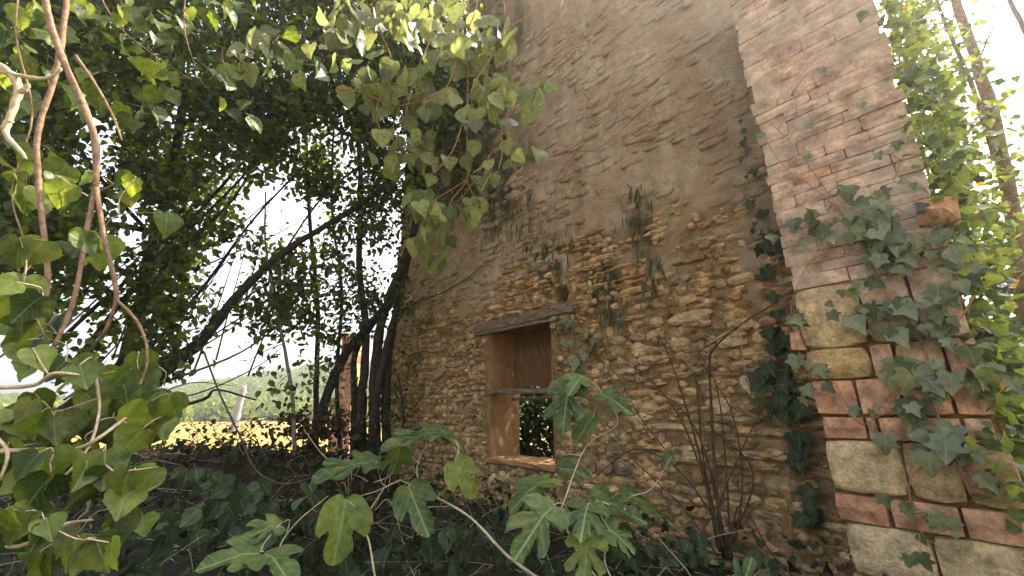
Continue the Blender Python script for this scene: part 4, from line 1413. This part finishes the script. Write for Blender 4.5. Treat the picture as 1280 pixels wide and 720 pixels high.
bare('bare_tree', 'leafless forked branches against the white sky in the top right corner', 'tree',
     [([(1330, 170, 3.6), (1290, 60, 3.6), (1262, 0, 3.6), (1240, -60, 3.6)], .03, .02), ([(1300, 62, 3.6), (1265, 58, 3.6), (1230, 56, 3.6), (1195, 52, 3.6)], .008, .003),
      ([(1200, 105, 3.5), (1225, 70, 3.5), (1238, 40, 3.5), (1250, 18, 3.5), (1275, 8, 3.5)], .012, .006), ([(1240, 56, 3.5), (1222, 40, 3.5), (1210, 28, 3.5)], .005, .002),
      ([(1330, 90, 3.5), (1290, 70, 3.5), (1260, 62, 3.5), (1245, 78, 3.5)], .004, .002), ([(1320, 160, 3.4), (1280, 175, 3.4), (1255, 185, 3.4)], .005, .002)], M['stem_dry'], 6)

# ---------------------------------------------------------------- dry shrub and roots on the wall
def wall_twigs(name, label, cat, off, stems, m, sides=5, wob=.008):
    def P(px, py, o):
        a, h = on(px, py, off + o)
        return wl(a, h, off + o)
    base = P(*stems[0][0][0], 0)
    t = thing(name, label, cat, base)
    for pts, r0, r1 in stems:
        tr = Tubes()
        k = len(pts)
        tr.tube([P(x, y, rng.uniform(0, .06)) for x, y in pts], r0 * 1.5, r1 * 1.9, sides, 5, wob=wob)
        obj('stem', tr.mesh('stem', m, base), t)
    return t


SH = [([(905, 700), (893, 600), (889, 520), (887, 455), (895, 435), (930, 405), (975, 375)], .008, .002), ([(900, 690), (870, 560), (845, 470), (822, 415)], .006, .002),
      ([(910, 700), (860, 540), (810, 470), (780, 455)], .006, .002), ([(905, 690), (880, 580), (870, 500), (868, 465)], .005, .002), ([(915, 700), (910, 600), (900, 520), (895, 480)], .005, .002),
      ([(918, 690), (930, 600), (915, 520), (895, 480)], .004, .002), ([(912, 700), (880, 560), (850, 510), (818, 490)], .005, .002), ([(890, 470), (873, 448), (872, 440), (895, 425), (920, 410)], .004, .002),
      ([(915, 680), (940, 590), (900, 540), (870, 515)], .004, .002), ([(905, 680), (895, 640), (930, 560), (960, 500)], .004, .0015), ([(900, 660), (850, 590), (790, 560), (740, 600)], .005, .002),
      ([(910, 690), (925, 630), (965, 690), (990, 720)], .004, .002), ([(900, 700), (860, 640), (820, 600), (760, 540), (720, 470)], .004, .0015), ([(830, 560), (800, 520), (770, 470), (745, 445)], .003, .0015),
      ([(800, 470), (830, 450), (860, 460), (880, 500)], .003, .0015)]
wall_twigs('dry_shrub', 'leafless brown shrub fanning thin stems up the wall left of the brick pier', 'shrub', .12, SH, M['stem_dry'])
wall_twigs('dead_root', 'dark forked dead root clinging to the wall above and left of the window', 'root', .02,
           [([(498, 395), (520, 378), (550, 368), (580, 350), (604, 332)], .008, .003), ([(560, 363), (572, 345), (570, 330)], .003, .0015), ([(510, 445), (530, 440), (560, 445), (590, 440), (597, 425)], .005, .002)],
           M['stem_dry'])
wall_twigs('dry_vine', 'thin bare vine runners crossing the plaster below the top of the wall', 'vine', .02,
           [([(700, 215), (720, 190), (745, 185), (790, 150), (830, 110)], .003, .0015), ([(700, 100), (740, 130), (720, 190), (700, 230)], .003, .0015), ([(760, 150), (800, 90), (850, 70)], .002, .001),
            ([(720, 60), (750, 55), (770, 80)], .002, .001), ([(750, 175), (800, 120), (870, 60), (900, 50)], .002, .001), ([(820, 240), (850, 260), (870, 290)], .002, .001), ([(780, 180), (770, 120), (800, 60)], .002, .001)], M['stem_red'])
t = wall_twigs('withered_leaf', 'single pale withered leaf dangling from a thread on the wall beside the pier', 'leaf', .06, [([(922, 405), (928, 440), (932, 470)], .002, .001)], M['bark_pale'], 4, .002)
a, h = on(932, 470, .06)
lo = put_leaf(t, 'ovate', 'autumn', wl(a, h, .07), Vector((.1, 0, -1)), -N + rv(.3), .12, width=.55)
lo.data = mesh_tris('leaf', *LT['ovate'][3][:2], M['bark_pale'], LT['ovate'][3][2])


# tufts of dry strands hanging on the plaster
def strands(label, px, py, w, hgt, n):
    a, h = on(px, py, .03)
    base = wl(a, h, .03)
    t = thing('hanging_weed', label, 'weed', base, 'dry weeds hanging on the wall')
    P, tips, nors, sz = [], [], [], []
    for _ in range(n):
        aa, h_ = on(px + rng.gauss(0, w * .45), py + rng.uniform(-.5, .5) * hgt, .0)
        P.append(list(wl(aa, h_, rng.uniform(.02, .06))))
        tips.append(list(U * rng.gauss(-.15, .3) + Vector((0, 0, -1)) - N * rng.uniform(-.05, .25)))
        nors.append(list(-N + rv(.4)))
        sz.append(rng.uniform(.08, .2))
    V, T, uv, ti = many_leaves('blade', P, tips, nors, sz)
    # narrow blades
    obj('blades', mesh_tris('blades', V - np.array(base), T, M['dry_strand'], uv, ti), t, kind='stuff')


strands('olive dry weed tuft hanging below the dark stain on the wall', 762, 365, 26, 60, 60)
strands('thin dark weed tuft hanging above the window lintel', 685, 320, 30, 80, 55)
strands('long dark weed fringe at the edge of the plaster beside the creeper', 635, 270, 45, 70, 130)
strands('small weed tuft on the plaster right of the dark stain', 800, 260, 25, 60, 40)
strands('sparse weed strands under the bare vine runners', 820, 340, 20, 50, 25)

# ---------------------------------------------------------------- undergrowth, bank and twigs
def scatter(n, x0, x1, y0, y1, lift, cond=None):
    out = []
    X, Y = nrg.uniform(x0, x1, n), nrg.uniform(y0, y1, n)
    Z = ground_h(X, Y)
    P = np.stack([X, Y, Z + nrg.uniform(0, 1, n) ** 1.5 * lift], 1)
    k = (X * N.x + Y * N.y) < D - .08
    k &= (np.hypot(X, Y) > 1.2)
    if cond is not None:
        k &= cond(X, Y)
    return P[k]


P = scatter(9000, -6, 2.6, .8, 5.2, .38)
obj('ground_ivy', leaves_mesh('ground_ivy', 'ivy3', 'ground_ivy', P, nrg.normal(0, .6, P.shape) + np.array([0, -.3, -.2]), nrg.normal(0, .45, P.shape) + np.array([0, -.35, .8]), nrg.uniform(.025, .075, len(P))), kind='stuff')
P = scatter(6500, -8, -1.2, 4.0, 6.2, .07)
P2 = np.array([list(at(rng.gauss(395, 30), 545 - abs(rng.gauss(0, 16)), rng.uniform(4.6, 5.2))) for _ in range(500)])
P = np.concatenate([P, P2])
obj('dead_leaves', leaves_mesh('dead_leaves', 'small', 'dead_leaf', P, nrg.normal(0, 1, P.shape), nrg.normal(0, .6, P.shape) + np.array([0, -.3, .5]), nrg.uniform(.04, .09, len(P))), kind='stuff')
leafy('low_plant', 'low dark leafy growth in the shade under the bank, left of the fig', 'plant',
      [([(260, 740, 2.3), (300, 680, 2.5), (340, 640, 2.7), (380, 610, 2.8)], .005, .002), ([(300, 680, 2.5), (240, 650, 2.6), (200, 640, 2.6)], .004, .002), ([(340, 640, 2.7), (420, 650, 2.6), (450, 700, 2.5)], .004, .002)],
      [(300, 630, 60, 30, 2.7, 34, 20), (230, 660, 50, 35, 2.5, 24, 24), (380, 640, 60, 30, 2.6, 30, 20), (340, 690, 80, 30, 2.4, 34, 25), (440, 690, 50, 30, 2.4, 18, 24), (250, 600, 50, 20, 2.9, 18, 16)],
      M['stem_dry'], 'ovate', 'ivy_shade_dark', hang=.3, face=.3)
leafy('low_plant', 'low dark leafy growth along the foot of the wall, right of the fig', 'plant',
      [([(640, 740, 2.3), (700, 690, 2.3), (760, 670, 2.3), (820, 680, 2.3)], .005, .002), ([(760, 670, 2.3), (860, 690, 2.2), (940, 715, 2.1)], .004, .002)],
      [(640, 680, 50, 30, 2.3, 16, 22), (780, 690, 60, 25, 2.3, 22, 22), (860, 695, 40, 20, 2.2, 14, 20), (960, 705, 40, 14, 2.1, 8, 18), (560, 690, 50, 30, 2.3, 16, 24)],
      M['stem_dry'], 'ovate', 'ivy_shade_dark', hang=.3, face=.3)
tr = Tubes()
P = scatter(700, -6, 2.4, 1.3, 5.4, .1)
for p in P:
    d = nrg.normal(0, 1, 3) * np.array([.35, .25, .16]) + np.array([0, 0, .12])
    tr.tube([p, p + d * .5 + nrg.normal(0, .04, 3), p + d + np.array([0, 0, -.06])], rng.uniform(.0012, .0045), .001, 4, 3, keep=False)
obj('fallen_twigs', tr.mesh('fallen_twigs', M['stem_fig']), kind='stuff')

# the long arching twig in front of the bank, and the bare brush on top of it
bare('arching_twig', 'long thin twig arching down over the dark bank and back up to the right', 'twig',
     [([(255, 440, 4.2), (275, 490, 4.1), (300, 545, 3.9), (318, 585, 3.6), (350, 603, 3.2), (385, 598, 2.9), (412, 580, 2.7)], .009, .006)], M['stem_dry'], 6)
BR_ = []
for _ in range(26):
    x = rng.uniform(225, 345)
    y = rng.uniform(548, 566)
    BR_.append(([(x, y, 4.7), (x + rng.gauss(0, 18), y - rng.uniform(10, 28), 4.7), (x + rng.gauss(0, 45), y - rng.uniform(18, 55), 4.7 + rng.gauss(0, .15))], .005, .0015))
bare('bare_brush', 'tangle of leafless twigs on the bank in front of the yellow field', 'brush', BR_, M['stem_dry'], 4)

BR_ = []
for _ in range(34):
    x, y, Y = rng.uniform(390, 640), rng.uniform(610, 720), rng.uniform(2.1, 2.9)
    dx = rng.gauss(0, 50)
    BR_.append(([(x, y, Y), (x + dx * .4, y - rng.uniform(15, 35), Y), (x + dx, y - rng.uniform(20, 75), Y + rng.gauss(0, .15))], .004, .0012))
bare('dead_brush', 'tangle of dry dark twigs among the fig leaves below and left of the window', 'brush', BR_, M['stem_dry'], 4)
BR_ = []
for _ in range(16):
    x, y, Y = rng.uniform(420, 530), rng.uniform(560, 640), rng.uniform(1.8, 2.1)
    dx = rng.gauss(0, 30)
    BR_.append(([(x, y, Y), (x + dx * .5, y - rng.uniform(0, 15), Y), (x + dx, y - rng.gauss(5, 22), Y)], .0022, .001))
bare('pale_twigs', 'thin bleached twigs crossing beside the topmost fig leaf left of the window', 'brush', BR_, M['bark_pale'], 4)

pp = at(293, 528, 30)
post = thing('pale_post', 'pale weathered post standing at the edge of the yellow field', 'post', (pp.x, pp.y, 0))
tr = Tubes()
tr.tube([(0, 0, -.2), (.05, 0, 1.0), (0.1, 0, 2.2), (.25, 0, 3.2)], .30, .18, 8, 4, rough=.15)
obj('trunk', tr.mesh('trunk', simple_mat('silvered post', (0.17, 0.16, 0.16), (0.28, 0.265, 0.26), 6)), post)

# bit of a second sunlit wall behind the trunks
b2 = at(432, 520, 10.5)
ws = thing('garden_wall', 'orange sunlit rubble wall stub showing between the dark trunks', 'wall', (b2.x, b2.y, 0))
me = box_mesh('masonry', .45, .5, 3.6, M['brick'], (4, 3, 14), .05, .03, 12)
obj('masonry', me, ws, (0, 0, 1.7))

# shrubs along the far edge of the field
sc = []
for k in range(16):
    x = -52 + k * 3.1 + rng.uniform(-1, 1)
    y = 64 + rng.uniform(-3, 4)
    r_ = rng.uniform(1.2, 2.4)
    g = float(ground_h(np.array([x]), np.array([y]))[0])
    t = thing('field_shrub', 'rounded yellow-green shrub in the row along the far edge of the field', 'shrub', (x, y, g), 'shrubs along the field edge')
    Cn = np.array([[rng.gauss(0, .8), rng.gauss(0, .5), r_ * .8 + rng.gauss(0, .3)] for _ in range(5)])
    P, t_, n_, s_ = blob_leaves(Cn, np.full(5, r_ * .75), 70, .5)
    obj('foliage', leaves_mesh('foliage', 'small', 'forest', P, t_, n_, s_), t, kind='stuff')

# ---------------------------------------------------------------- summer haze round the whole place
import bmesh
bm = bmesh.new()
bmesh.ops.create_cube(bm, size=1.0)
bmesh.ops.scale(bm, vec=(900, 900, 62), verts=bm.verts)
bmesh.ops.translate(bm, vec=(0, 0, 28), verts=bm.verts)
me = bpy.data.meshes.new('haze')
bm.to_mesh(me)
bm.free()
m, nt, out = mat('haze air')
v = nt.nodes.new('ShaderNodeVolumePrincipled')
v.inputs['Color'].default_value = (0.95, 0.96, 1.0, 1)
v.inputs['Density'].default_value = 0.003
v.inputs['Anisotropy'].default_value = 0.72
nt.links.new(v.outputs[0], out.inputs['Volume'])
me.materials.append(m)
obj('haze', me, kind='stuff')
